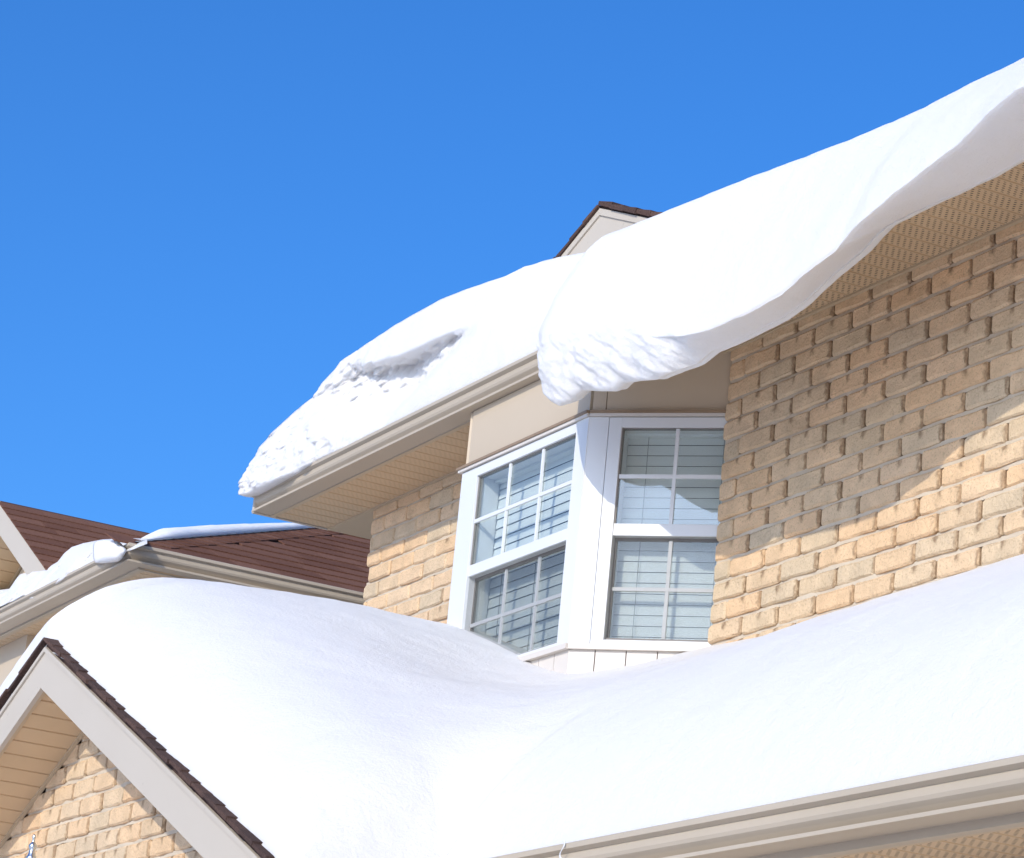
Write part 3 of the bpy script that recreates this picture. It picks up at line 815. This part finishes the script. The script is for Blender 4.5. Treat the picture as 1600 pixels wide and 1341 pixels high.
# roof planes
ex, ey, ez = NX-0.004, NY+0.004, NZ+0.0165
hip = lambda k: (ex-k, ey+k, ez+NP*k)
RK = 0.55
m = MB()
apex = hip(RK)
V = [(ex, ey, ez), (ex, ey+1.1, ez), (apex[0], ey+1.1, apex[2]), apex, (ex-1.2, ey, ez), (ex-1.2, apex[1], apex[2])]
m.add(V, [(0, 1, 2, 3), (0, 3, 5, 4)])
V2 = [(a, b, c-0.006) for a, b, c in V]; m.add(V2, [(3, 2, 1, 0), (4, 5, 3, 0)])
m.add([V[0], V[1], V2[1], V2[0]], [(0, 3, 2, 1)])
nroof = m.build('roof', MAT_SHINGLED, nbh)
def shingle_tiles(roof, org, dirA, dirU, rows, length, mat, keep, view, tile=0.052, clip=None, seed=3, exp=0.0239, limit=300):
    """dirA along the course, dirU up the slope (unit vectors)"""
    A = Vector(dirA).normalized(); U = Vector(dirU).normalized(); Nn = A.cross(U)
    if Nn.z < 0: Nn = -Nn
    rg = random.Random(seed)
    R = Matrix((A, U, Nn)).transposed()
    th = 0.0013
    def me_of(w):
        w_ = w*S; e = exp*S*1.08; t0, t1 = 0.0006*S, th*S
        V = [(0, 0, 0), (w_, 0, 0), (w_, e, -t0*.2), (0, e, -t0*.2), (0, 0, t1+t0), (w_, 0, t1+t0), (w_, e, t0*.6), (0, e, t0*.6)]
        me = bpy.data.meshes.new('shingle'); me.from_pydata(V, [], [(0,3,2,1),(4,5,6,7),(0,1,5,4),(1,2,6,5),(2,3,7,6),(3,0,4,7)]); me.materials.append(mat); return me
    meshes = {w: me_of(w-0.0007) for w in (tile, tile*0.8, tile*1.2)}
    ws = list(meshes)
    vis = []; rest = []
    for r in range(rows):
        s = 0.0; first = rg.uniform(.2, 1)
        while s < length:
            w = rg.choice(ws)
            P = Vector(org)+A*s+U*(r*exp)
            cpt = P+A*(w/2)+U*exp/2
            if keep(P, P+A*w, cpt): (vis if view(cpt) else rest).append((P, w))
            s += w
    e = R.to_euler()
    for P, w in vis[:limit]:
        o = bpy.data.objects.new('shingle', meshes[w]); link(o, roof, W(P+Nn*0.0003)); o.rotation_euler = e
    rest += vis[limit:]
    if rest:
        V = []; F = []; tone = []
        for P, w in rest:
            b = Vector(W(P+Nn*0.0003)); k = len(V); me = meshes[w]
            V += [R@v.co+b for v in me.vertices]; F += [tuple(i+k for i in p.vertices) for p in me.polygons]; tone += [rg.random()]*8
        c0 = Vector(W(org)); me = bpy.data.meshes.new('shingles'); me.from_pydata([v-c0 for v in V], [], F); me.materials.append(mat)
        at = me.attributes.new('tone', 'FLOAT', 'POINT'); at.data.foreach_set('value', tone)
        o = bpy.data.objects.new('shingles', me); link(o, roof, c0); o['kind'] = 'stuff'
    return len(vis), len(rest)
cs = 1/math.sqrt(1+NP*NP)
def keep_side(P, Q, c):
    k = ex-c.x
    return c.y-ey > k+0.002 and 0 <= k < RK
def view_side(c):
    x, y = proj(c); return 190 < x < 600 and 815 < y < 935
print('side shingles', shingle_tiles(nroof, (ex+0.002, ey-0.02, ez), (0, 1, 0), (-1, 0, NP), 17, 0.95, MAT_SHINGLE, keep_side, view_side, exp=0.0335, tile=0.060))
# hip cap pieces
hd = Vector((-1, 1, NP)).normalized()
capV = []
cw = 0.019
sideA = Vector((0, 1, 0)); frontA = Vector((-1, 0, 0))
nrm1 = Vector((NP, 0, 1)).normalized(); nrm2 = Vector((0, -NP, 1)).normalized()
for i in range(1, 32):
    k0 = i*0.0155; 
    a = Vector(hip(k0-0.001)); b = Vector(hip(k0+0.0185))
    lift0, lift1 = 0.0034, 0.0022
    q = MB()
    def pt(base, off, nr, lf): v = base+off+nr*lf; return (v.x, v.y, v.z)
    up = Vector((0, 0, 1))
    L0, L1 = a+up*(lift0+.001), b+up*(lift1+.001)
    da = Vector((0, 1, 0))*0.030; df = Vector((-1, 0, 0))*cw
    V = [pt(a, da, nrm1, lift0), tuple(L0), pt(a, df, nrm2, lift0), pt(b, da, nrm1, lift1), tuple(L1), pt(b, df, nrm2, lift1),
         pt(a, da, nrm1, lift0-.002), tuple(L0-up*.002), pt(a, df, nrm2, lift0-.002), pt(b, da, nrm1, lift1-.002), tuple(L1-up*.002), pt(b, df, nrm2, lift1-.002)]
    q.add(V, [(0, 3, 4, 1), (1, 4, 5, 2), (0, 1, 7, 6), (1, 2, 8, 7), (0, 6, 9, 3), (2, 5, 11, 8), (6, 7, 10, 9), (7, 8, 11, 10)])
    q.build('ridge_cap', MAT_SHINGLE, nroof)

# neighbour dormer gable (front gable behind the gutter)
DG_Y = 0.935
pk = on_y(0, 781, DG_Y); ft = on_y(75, 887, DG_Y)
NDP = (pk[2]-ft[2])/(ft[0]-pk[0])
NDX = pk[0]-0.002; NDZ = pk[2]+0.001
print('neighbour dormer pitch', NDP, NDX, NDZ)
hwD = 0.26
m = MB()
for s in (-1, 1):
    xe = NDX+s*hwD
    V = [(NDX, DG_Y+.001, NDZ-0.005), (xe, DG_Y+.001, NDZ-NDP*hwD-0.005), (xe, DG_Y+0.5, NDZ-NDP*hwD-0.005), (NDX, DG_Y+0.5, NDZ-0.005),
         (NDX, DG_Y+.001, NDZ-.0015), (xe, DG_Y+.001, NDZ-NDP*hwD-.0015), (xe, DG_Y+0.5, NDZ-NDP*hwD-.0015), (NDX, DG_Y+0.5, NDZ-.0015)]
    if s < 0: V = [V[1], V[0], V[3], V[2], V[5], V[4], V[7], V[6]]
    m.hexa(V)
ndr = m.build('dormer_roof', MAT_SHINGLED, nbh)
for s in (-1, 1): rake_board(nbh, NDX, DG_Y-0.003, NDZ-0.002, NDP, hwD, 0.0300, 0.004, MAT_FASCIA, s)
rake_soffit(nbh, NDX, DG_Y+0.001, DG_Y+0.055, NDZ-0.030, NDP, hwD-.01, MAT_SOFFITP)
m = MB(); m.prism([(NDX-hwD+.02, NZ+.01), (NDX+hwD-.02, NZ+.01), (NDX+hwD-.02, NDZ-.033-NDP*(hwD-.02)), (NDX, NDZ-.033), (NDX-hwD+.02, NDZ-.033-NDP*(hwD-.02))],
        lambda p: (p[0], DG_Y+0.055, p[1]), lambda p: (p[0], DG_Y+0.07, p[1])); m.build('dormer_wall', MAT_MORTAR, nbh)
def keep_d(P, Q, c): return c.x > NDX+0.002 and c.x < NDX+hwD
def view_d(c):
    x, y = proj(c); return -10 < x < 260 and 770 < y < 910
cd = math.sqrt(1+NDP*NDP)
print('dormer shingles', shingle_tiles(ndr, (NDX+hwD, DG_Y-0.0045, NDZ-NDP*hwD-0.0012), (0, 1, 0), (-1, 0, NDP), int(hwD*cd/0.0239)+1, 0.42, MAT_SHINGLE, lambda P, Q, c: keep_d(P, Q, c) and P.y > DG_Y-0.0046, view_d, seed=5, limit=140))

# ------------------------------------------------------------------ snow
def fbm(x, y, z, o=4):
    v = 0; a = 0.5
    for i in range(o):
        v += a*noise.noise(Vector((x, y, z))); x *= 2.03; y *= 2.03; z *= 2.03; a *= 0.5
    return v
def grid_obj(name, Pg, mat, label, cat, group=None, close=False, mask2=None, mat2=None):
    R, C = len(Pg), len(Pg[0])
    V = [tuple(Pg[r][c]) for r in range(R) for c in range(C)]
    F = []; fm = []
    for r in range(R-1):
        for c in range(C-1):
            k = r*C+c; F.append((k, k+1, k+C+1, k+C))
            fm.append(1 if (mask2 is not None and mask2[r][c]) else 0)
    if close:
        # bottom sheet: connect first and last rows, cap both ends
        for r in range(R-1):
            F.append((r*C+C-1, r*C, r*C+C, r*C+2*C-1)); fm.append(0)
        F.append(tuple(range(C))[::-1]); fm.append(0)
        F.append(tuple(range((R-1)*C, R*C))); fm.append(0)
    o = mesh_obj(name, V, F, mat, None, smooth=True, mats=[mat, mat2] if mat2 else None, fm=fm if mat2 else None)
    if label: tag(o, label, cat, group)
    return o
def cr(P, n):
    """catmull-rom resample list of np points to n samples"""
    P = [np.array(p, float) for p in P]; m_ = len(P)
    out = []
    for i in range(n):
        t = i/(n-1)*(m_-1); k = min(int(t), m_-2); f = t-k
        p0, p1, p2, p3 = P[max(k-1, 0)], P[k], P[k+1], P[min(k+2, m_-1)]
        out.append(0.5*((2*p1)+(-p0+p2)*f+(2*p0-5*p1+4*p2-p3)*f*f+(-p0+3*p1-3*p2+p3)*f**3))
    return out
def sstep(a, b, x):
    t = min(max((x-a)/(b-a), 0), 1); return t*t*(3-2*t)

# --- big cornice on the right
yb_t = tab([(826,560),(830,596),(838,612),(850,624),(868,633),(884,627),(897,615),(903,609),(925,610),(953,610),(967,597),(990,594),(1019,593),(1052,580),(1085,568),(1110,550),(1140,537),(1180,517),(1215,499),(1240,482),(1290,437),(1340,397),(1378,357),(1420,336),(1480,308),(1540,280),(1600,246),(1700,190)])
yl_t = tab([(826,515),(831,520),(878,521),(907,514),(930,510),(957,514),(984,508),(1010,514),(1029,521),(1072,524),(1110,515),(1137,504),(1175,486),(1223,460),(1260,429),(1309,392),(1339,355),(1398,302),(1454,261),(1503,224),(1547,179),(1600,129),(1700,50)])
yt_t = tab([(878,423),(903,402),(940,372),(1000,349),(1026,339),(1100,308),(1193,273),(1249,252),(1324,222),(1372,200),(1387,195),(1436,172),(1503,138),(1600,90),(1700,42)])
def cornice():
    X0, X1 = -1.716, -0.62
    NS = 620; 
    secs = []
    for i in range(NS):
        t = i/(NS-1)
        X = X0+(X1-X0)*t**1.35
        a = sstep(-1.45, -1.15, X)
        Yb = 0.869+0.036*sstep(-1.56, -1.36, X)
        Yl = 0.862-0.006*sstep(-1.55, -1.35, X)-0.014*sstep(-1.22, -1.08, X)+0.003*sstep(-1.4, -1.25, X)
        Yt = 0.893+0.022*sstep(-1.72, -1.5, X)
        lim = min(X, -1.15)            # beyond the frame keep the last seen shape
        zb = solve_zy(yb_t, lim, Yb)*Yb; zl = solve_zy(yl_t, lim, Yl)*Yl; zt = solve_zy(yt_t, lim, Yt)*Yt
        zb = min(zb, zl-0.0015+0.2*sstep(-1.52, -1.44, X))
        zrl = lambda y: roof_z(y)
        top_T = 0.075
        # mid points between lip and tangent crest: full, convex
        lk = sstep(-1.60, -1.46, X)      # 0 = broken rounded end, 1 = sharp drip edge
        def mid(v, bulge):
            y = Yl+(Yt-Yl)*v; z = zl+(zt-zl)*v
            return (y-bulge*math.sin(math.pi*v)*0.8, z+bulge*math.sin(math.pi*v)*0.3)
        bg_ = 0.0035+0.0035*sstep(-1.6, -1.45, X)+0.003*a
        def mx_(p, q): return (p[0]*(1-lk)+q[0]*lk, p[1]*(1-lk)+q[1]*lk)
        h = zl-zb
        pr = [(0.945, SZ+0.0200), (0.919, SZ+0.0182), mx_((Yb+0.020, min(zb+0.016, SZ+0.017)), (Yb+0.012, min(zb+0.010, SZ+0.017))),
              mx_((Yb+0.008, zb+0.002), (Yb+0.003, zb+0.0012)), mx_((Yb, zb+0.0022), (Yb, zb+0.0008)),
              mx_((Yl+0.0015, zb+h*0.4), (Yb*0.55+Yl*0.45-0.0012, zb*0.55+zl*0.45)), mx_((Yl, zb+h*0.72), (Yl+0.0012, zl-0.002*h/0.02)),
              mx_((Yl+0.0006, zl+0.001), (Yl-0.0005, zl+0.0012)),
              mid(.25, bg_), mid(.5, bg_), mid(.75, bg_), (Yt, zt)]
        sl_ = zt/Yt-0.02
        y, z = Yt, zt
        for dy in (0.02, 0.03, 0.05, 0.08, 0.12, 0.2, 0.3, 0.3):
            sl_ = max(P_UP, sl_*0.72) if dy < .1 else P_UP
            y += dy; z += sl_*dy
            z_c = zrl(y)+top_T
            if dy >= .08: z = z*0.6+z_c*0.4 if z > z_c else z
            pr.append((y, max(z, zrl(y)+0.01)))
        secs.append([np.array((X, p[0], p[1])) for p in pr])
    # rounded left end
    XE = X0-0.020; DX_ = 0.050
    def rnd(sec, u):
        sc = math.sqrt(max(0.0, 1-(1-u)**2))
        cy_, cz_ = 0.925, 0.668
        o = []
        for k, p in enumerate(sec):
            if k <= 11:
                o.append(np.array((p[0], cy_+(p[1]-cy_)*(0.25+0.75*sc), cz_+(p[2]-cz_)*sc)))
            else:
                o.append(np.array((p[0], p[1], p[2]-(1-sc)*0.055)))
        return o
    ends = []
    for k in range(14):
        u = (k+0.3)/14.0
        X = XE+DX_*u*0.28
        sec = [np.array((X, p[1], p[2])) for p in secs[0]]
        ends.append((X, sec))
    allsec = ends+[(q[0][0], q) for q in secs]
    secs = [rnd(q, min(1.0, max(0.02, (X-XE)/DX_))) for X, q in allsec]
    # dense resample across rows
    NR = 240
    G2 = [cr(s, NR) for s in secs]
    mask = []
    for i, s in enumerate(G2):
        row = []
        for j, p in enumerate(s):
            fr_ = j/(NR-1)*(19)
            X, Y, Z = p
            rough = sstep(2.0, 4.2, fr_)*(1-sstep(5.6, 7.6, fr_))          # front broken face
            left = 1-sstep(-1.52, -1.40, X)
            amp = 0.0004+rough*(0.0012*left+0.0002)
            n1 = fbm((X*0.85-Z*0.5)*42, 2.0, (Z*0.85+X*0.5)*150, 3) if rough > 0.02 else fbm(X*40, Y*40, Z*40, 2)
            n2 = fbm(X*16, Y*16+5, Z*16, 3)*0.0022
            front = 1-sstep(11, 15, fr_)
            p[1] += (n1*amp*2-n2*0.8)*front*(1-sstep(.925, .96, Y))
            p[2] += (n1*amp*0.7+n2*0.7)*(1 if fr_ > 3 else 0.3)
            if rough > 0:
                # ragged overlapping flakes along the tilt of the layering
                p[1] -= 0.0030*fbm(X*38, 7, Z*52, 3)*rough*left
            if fr_ > 12.5: p[2] += 0.006*fbm(X*7, Y*7, 1, 3)
            row.append(rough*left > 0.4)
        mask.append(row)
    grid_obj('snow_cornice', G2, MAT_SNOW, 'large overhanging snow slab curling off the upper right eave above the bay window', 'snow', close=True, )
cornice()

# --- left upper snow with the scooped hollow
lb_t = tab([(376,772),(390,770),(401,766),(442,745),(503,714),(565,683),(688,624),(828,558),(950,503)])
lt_t = tab([(372,772),(376,752),(380,735),(401,702),(430,673),(460,644),(479,628),(501,612),(503,599),(536,562),(565,542),(622,505),(688,468),(729,452),(791,431),(819,417),(852,410),(880,404),(920,397),(1000,380)])
def hollow(px, py):
    """inward dent (units) seen from the street, in layout of the broken crust"""
    # lower boundary line: ridge from (612,628) up to (745,515); upper crust line (505,600)-(540,568)-(620,548)-(745,500)
    up = np.interp(px, [470, 505, 540, 580, 620, 680, 745], [645, 610, 578, 574, 562, 532, 503])
    lo = np.interp(px, [470, 510, 525, 560, 600, 625, 680, 745, 760], [654, 664, 672, 674, 660, 634, 580, 518, 503])
    if px < 470 or px > 745 or lo <= up: return 0.0, 0.0
    v = (py-up)/(lo-up)
    if v < -0.12 or v > 1.1: return 0.0, 0.0
    e = sstep(475, 525, px)*(1-sstep(670, 750, px))
    prof = sstep(-0.12, 0.34, v)*(1-sstep(0.60, 1.10, v))
    deep = math.exp(-((px-590)/50)**2)*0.5+0.5
    return prof*e*deep, e*sstep(0, 0.2, v)*(1-sstep(.8, 1.0, v))
def left_snow():
    X0, X1 = XL-0.004, -1.60
    NS = 380; secs = []
    for i in range(NS):
        X = X0+(X1-X0)*i/(NS-1)
        e = sstep(X0, X0+0.10, X)
        Yb = 0.9240-0.0130*(1-sstep(XL+.02, XL+0.20, X)); Yt = 0.925+0.022*e
        zb = solve_zy(lb_t, X, Yb)*Yb; zt = solve_zy(lt_t, X, Yt)*Yt
        zb = min(max(zb, SZ+0.0125+0.0045*sstep(XL, XL+.2, X)), SZ+0.0185)
        zt = max(zt, zb+0.004)
        sec = [np.array((X, 0.95, SZ+0.018)), np.array((X, Yb+0.004, zb-0.0005))]
        NV = 70
        rb, rt = zb/Yb, zt/Yt
        for k in range(NV):
            v = k/(NV-1)
            Y = Yb+(Yt-Yb)*(v**1.5)-0.0022*math.sin(math.pi*min(v*1.6, 1))
            z = (rb+(rt-rb)*v)*Y
            px, py = proj((X, Y, z))
            hd_, rg_ = hollow(px, py)
            n1 = fbm(X*60, Y*60, z*90, 4)
            n0 = fbm(X*17, 4, z*22, 3)
            left = 1-sstep(-2.24, -2.05, X)
            amp = 0.0006+0.0040*left+0.003*rg_
            flk = fbm(X*70+z*50, 3, z*160-X*30, 3)
            Y2 = Y+hd_*0.030+n1*amp-n0*0.0035*(0.4+left*1.6)-n0*0.010*rg_-flk*(0.0040*left+0.0050*rg_)*min(1, v*8)*(1-sstep(.85, 1, v))
            z2 = (rb+(rt-rb)*v)*Y2+n1*amp*0.4
            sec.append(np.array((X-hd_*0.004, Y2, z2)))
        y, z = sec[-1][1], sec[-1][2]
        sl_ = zt/Yt-0.03
        for dy in (0.006, 0.01, 0.02, 0.03, 0.05, 0.08, 0.12, 0.2, 0.3, 0.28):
            sl_ = max(P_UP, sl_*0.7) if dy < .1 else P_UP
            y += dy; z += sl_*dy
            zc = roof_z(y)+0.085*sstep(X0-.01, X0+0.12, X)+0.004
            if z > zc: z = z*0.55+zc*0.45
            z = max(z, roof_z(y)+0.003)
            sec.append(np.array((X, y, z+0.004*fbm(X*8, y*8, 1, 3))))
        secs.append(sec)
    # left closing edge
    f0 = secs[0]
    cl = [np.array((p[0]-0.001, p[1]+0.004, min(p[2], roof_z(max(p[1], YF))+0.004))) for p in f0]
    secs = [cl]+secs
    mask = [[(s[0][0] < -2.16 or False) and 2 < j < 72 for j in range(len(s))] for s in secs]
    grid_obj('snow_bank', secs, MAT_SNOW, 'snow pack with a scooped hollow on the upper left eave above the long gutter', 'snow', close=True, mask2=mask, mat2=MAT_SNOW2)
left_snow()

# --- lower roof snow blanket (height field)
def smax(a, b, k):
    h = max(k-abs(a-b), 0)/k; return max(a, b)+h*h*h*k/6
def lower_snow():
    xsA = np.concatenate([np.linspace(GX-GFX-0.02, GX+0.06, 120)[:-1], np.linspace(GX+0.06, GEX, 170)])
    xsB = np.concatenate([np.linspace(GEX, -0.62, 300)[:-1], np.linspace(-0.62, LX1-0.01, 40)])
    xs = np.concatenate([xsA, xsB]); NA = len(xsA)
    def yfront(left):
        # front edge: gable rake for the wing, gutter for the main eave
        return GY+0.0005 if left else LY-0.0005
    V = []; F = []
    NYN = 230
    prof = np.concatenate([np.linspace(0, 1, NYN)**1.7])
    cols = []
    T = 0.083
    for ix, x in enumerate(xs):
        wing = ix < NA
        yf = yfront(wing)
        col = []
        for k in range(NYN):
            t = prof[k]; y = yf+(1.0025-yf)*t
            gz = GZ-GP*math.sqrt((x-GX)**2+0.0005)
            mz = LRZ+LP*(y-LY-0.008)
            if x > GX+GFX: gz = GZ-GP*GFX-(x-GX-GFX)*0.8
            # sharper, still thick: base rounding in the valley
            z = smax(gz, mz, 0.085)
            # distance to open edges
            dE = y-yf
            dg = 9.0
            if wing: dg = math.hypot(GEX-x, max(y-LY, 0.0))
            dl = x-(GX-GFX-0.02)
            kk = 0.07; hh = max(kk-abs(dE-dg), 0)/kk; d = max(min(min(dE, dg)-hh*hh*hh*kk/6*min(1, min(dE, dg)/0.03), dl), 0)
            th = T*(1-math.exp(-d/0.050))+0.0014+(0.026*min(1, dE/0.002) if x < GX-0.004 else 0)*math.exp(-d/0.05)
            th += (0.010*fbm(x*3.1, y*3.1, 4, 2)+0.0035*fbm(x*11, y*11, 7, 3))*sstep(0, .06, d)+0.00035*fbm(x*60, y*60, 3, 3)*sstep(0, 0.01, d)+(0.0010*fbm(x*110, y*70, 5, 2)*(1-sstep(.02, .07, d)))
            th -= 0.0050*sstep(.78, .90, y)*sstep(-1.86, -1.74, x)*(1-sstep(-1.62, -1.48, x))
            zz = z+th
            # base must sit above the gutter bead at the very edge
            zz = z+th
            if dE < 0.02 and not wing: zz = max(zz, LZ+0.0172)
            col.append((x, y+(0.0010*fbm(x*120, 3, 1, 3) if k == 0 else 0), zz))
        cols.append(col)
    n = len(cols)
    for c in cols: V += c
    for i in range(n-1):
        if i == NA-1: continue
        for k in range(NYN-1):
            a = i*NYN+k; F.append((a, a+NYN, a+NYN+1, a+1))
    # skirt down to the roof at the front edge
    base = len(V)
    for i, c in enumerate(cols):
        x, y, z = c[0]
        V.append((x, y+0.006, (groof_z(x) if i < NA else LZ+0.0160)-0.001))
    for i in range(n-1):
        if i != NA-1: F.append((i*NYN, base+i, base+i+1, (i+1)*NYN))
    o = mesh_obj('snow_blanket', V, F, MAT_SNOW, None, smooth=True)
    tag(o, 'thick smooth snow blanket over the lower roof and front gable, filling the foreground', 'snow')
lower_snow()

# --- neighbour's snow: thin sheet up the hip and lumps along the gutter
def nb_snow():
    # sheet on the front slope, its upper edge along the hip
    V = []; F = []
    nu, nv = 120, 30
    for i in range(nu):
        k = 0.002+i/(nu-1)*0.5
        hx_, hy_, hz_ = hip(k)
        for j in range(nv):
            t = j/(nv-1)          # 0 at hip, 1 far left down the course
            x = hx_-t*0.45; y = hy_; z = ez+NP*(y-ey)
            th = 0.0200*min(1, (0.02+t*9))**0.5*sstep(-0.005, 0.075, k)*(1-0.35*sstep(.1, .45, k))+0.0035
            V.append((x+0.004, y, z+th+0.0012*fbm(x*20, y*20, 2, 3)))
    for i in range(nu-1):
        for j in range(nv-1):
            a = i*nv+j; F.append((a, a+1, a+nv+1, a+nv))
    b = len(V)
    for i in range(nu):
        k = 0.002+i/(nu-1)*0.5; V.append((hip(k)[0]+0.001, hip(k)[1], hip(k)[2]+0.0035))
    for i in range(nu-1): F.append((i*nv, i*nv+nv, b+i+1, b+i))
    o = mesh_obj('snow_strip', V, F, MAT_SNOW3, None, smooth=True)
    tag(o, 'thin white snow layer along the hip of the neighbouring brown roof', 'snow')
    # lumpy bank along the front gutter
    top = tab([(-120,935),(-40,925),(0,922),(15,920),(25,905),(32,897),(42,895),(50,889),(75,887),(90,878),(100,865),(112,855),(130,849),(160,843),(200,841),(235,842)])
    bot = tab([(-120,1020),(-40,975),(0,949),(20,940),(38,931),(45,936),(52,935),(75,918),(90,912),(105,902),(120,894),(135,886),(150,880),(160,876),(175,870),(205,860),(235,848)])
    nu, nv = 230, 34
    V = []; F = []
    for i in range(nu):
        px = -115+i/(nu-1)*345
        yt_, yb_ = top(px), bot(px)
        if yb_ < yt_+1.5: yb_ = yt_+1.5
        for j in range(nv):
            a = j/(nv-1)*math.pi*1.06
            v = (1-math.cos(min(a, math.pi)))/2
            py = yb_+(yt_-yb_)*v
            Y = NY+0.0015-0.008*math.sin(min(a, math.pi))+0.032*v
            if px > 185: Y += 0.0*(px-185)
            if a > math.pi: Y += 0.04; py += 2
            P = on_y(px, py, Y)
            nz = fbm(P[0]*45, P[1]*45, P[2]*45, 4); ns = fbm(P[0]*14, 2, P[2]*14, 2)
            P = on_y(px, py, Y-(nz*0.006+ns*0.010)*math.sin(min(a, math.pi)))
            V.append(tuple(P))
    for i in range(nu-1):
        for j in range(nv-1):
            k = i*nv+j; F.append((k, k+nv, k+nv+1, k+1))
    o = mesh_obj('snow_bank', V, F, MAT_SNOW2, None, smooth=True)
    tag(o, 'lumpy snow spilling along the front gutter of the neighbouring house, far left', 'snow')
    # isolated bright lump near the corner
    c = on_y(172, 857, NY-0.004)
    V = []; F = []; nr, ns_ = 20, 28
    outl = [(146,852),(150,846),(165,843),(185,845),(190,850),(199,860),(192,872),(186,878),(160,881),(148,880),(145,868)]
    cx_, cy_ = 170, 862
    for r in range(nr):
        rr = (r)/(nr-1)
        for s in range(ns_):
            t = s/ns_*len(outl); i0 = int(t) % len(outl); f = t-int(t); p0, p1 = outl[i0], outl[(i0+1) % len(outl)]
            ox, oy = p0[0]+(p1[0]-p0[0])*f, p0[1]+(p1[1]-p0[1])*f
            P = on_y(cx_+(ox-cx_)*rr, cy_+(oy-cy_)*rr, NY-0.001-0.012*math.sqrt(max(0, 1-rr*rr)))
            V.append(tuple(P))
    for r in range(nr-1):
        for s in range(ns_):
            s2 = (s+1) % ns_; F.append((r*ns_+s, r*ns_+s2, (r+1)*ns_+s2, (r+1)*ns_+s))
    cb = on_y(cx_, cy_, NY+0.004); V.append(tuple(cb)); kb = len(V)-1
    for s in range(ns_): F.append(((nr-1)*ns_+s, (nr-1)*ns_+(s+1) % ns_, kb))
    o = mesh_obj('snow_lump', V, F, MAT_SNOW3, None, smooth=True)
    tag(o, "small bright snow lump hanging over the neighbouring gutter's corner", 'snow')
nb_snow()

# ------------------------------------------------------------------ small things
def lathe(name, prof, c, mat, parent=None, n=28):
    V = []; F = []
    for r, z in prof:
        for i in range(n):
            a = 2*math.pi*i/n; V.append((c[0]+r*math.cos(a), c[1]+r*math.sin(a), c[2]+z))
    for k in range(len(prof)-1):
        for i in range(n):
            j = (i+1) % n; F.append((k*n+i, k*n+j, (k+1)*n+j, (k+1)*n+i))
    F.append(tuple(range(n))[::-1]); F.append(tuple(range((len(prof)-1)*n, len(prof)*n)))
    return mesh_obj(name, V, F, mat, parent, smooth=True)
tip = on_y(54, 1304, GWY-0.030)
lamp = empty('wall_lantern', (tip[0], tip[1]+0.03, tip[2]-0.12))
tag(lamp, 'galvanised wall lantern with ball finial on the lower left gable brickwork', 'lantern')
fin = [(0.0006, 0), (0.0011, -0.0006), (0.0013, -0.002), (0.0011, -0.0030), (0.0008, -0.0034), (0.0012, -0.0046), (0.0009, -0.0052), (0.0016, -0.0060), (0.0026, -0.0072), (0.0030, -0.0086), (0.0027, -0.0100),
       (0.0018, -0.0112), (0.0022, -0.0118), (0.0022, -0.0132), (0.0026, -0.0140), (0.0032, -0.016), (0.0050, -0.0185)]
lathe('finial', fin, tip, MAT_STEEL, lamp)
lathe('lamp_roof', [(0.0050, -0.0186), (0.0085, -0.022), (0.013, -0.027), (0.0135, -0.028), (0.012, -0.0285)], tip, MAT_STEEL, lamp)
lathe('lamp_glass', [(0.0105, -0.0286), (0.0095, -0.060), (0.009, -0.061)], tip, MAT_GLASS, lamp, 8)
lathe('lamp_base', [(0.0102, -0.0612), (0.0102, -0.064), (0.004, -0.070), (0.0015, -0.075)], tip, MAT_STEEL, lamp)
q = MB(); q.box((tip[0]-0.0012, tip[1]+0.0095, tip[2]-0.066), (tip[0]+0.0012, GWY-.0006, tip[2]-0.063)); q.box((tip[0]-0.008, GWY-0.003, tip[2]-0.085), (tip[0]+0.008, GWY-.0005, tip[2]-0.045))
q.build('bracket', MAT_STEEL, lamp)
# white light clip hooked over the lower gutter
cp = on_y(880, 1328, LY-0.003)
pts_c = []
for k in range(15):
    a = k/14
    pts_c.append((cp[0]+0.0015*math.sin(a*7), LY-0.0026-0.0014*math.sin(a*math.pi), LZ+0.0190-0.0115*a-(0.0 if a < .8 else 0.002*math.sin((a-.8)*10))))
V = []; F = []; nn = 8; rad = 0.00055
for i, p in enumerate(pts_c):
    for j in range(nn):
        a = 2*math.pi*j/nn; V.append((p[0]+rad*math.cos(a), p[1]+rad*math.sin(a)*0.7, p[2]+rad*math.sin(a)*0.7))
for i in range(len(pts_c)-1):
    for j in range(nn):
        k = (j+1) % nn; F.append((i*nn+j, i*nn+k, (i+1)*nn+k, (i+1)*nn+j))
o = mesh_obj('gutter_clip', V, F, MAT_TRIM, None, smooth=True)
tag(o, 'tiny white plastic clip hooked over the front edge of the lower gutter', 'clip')
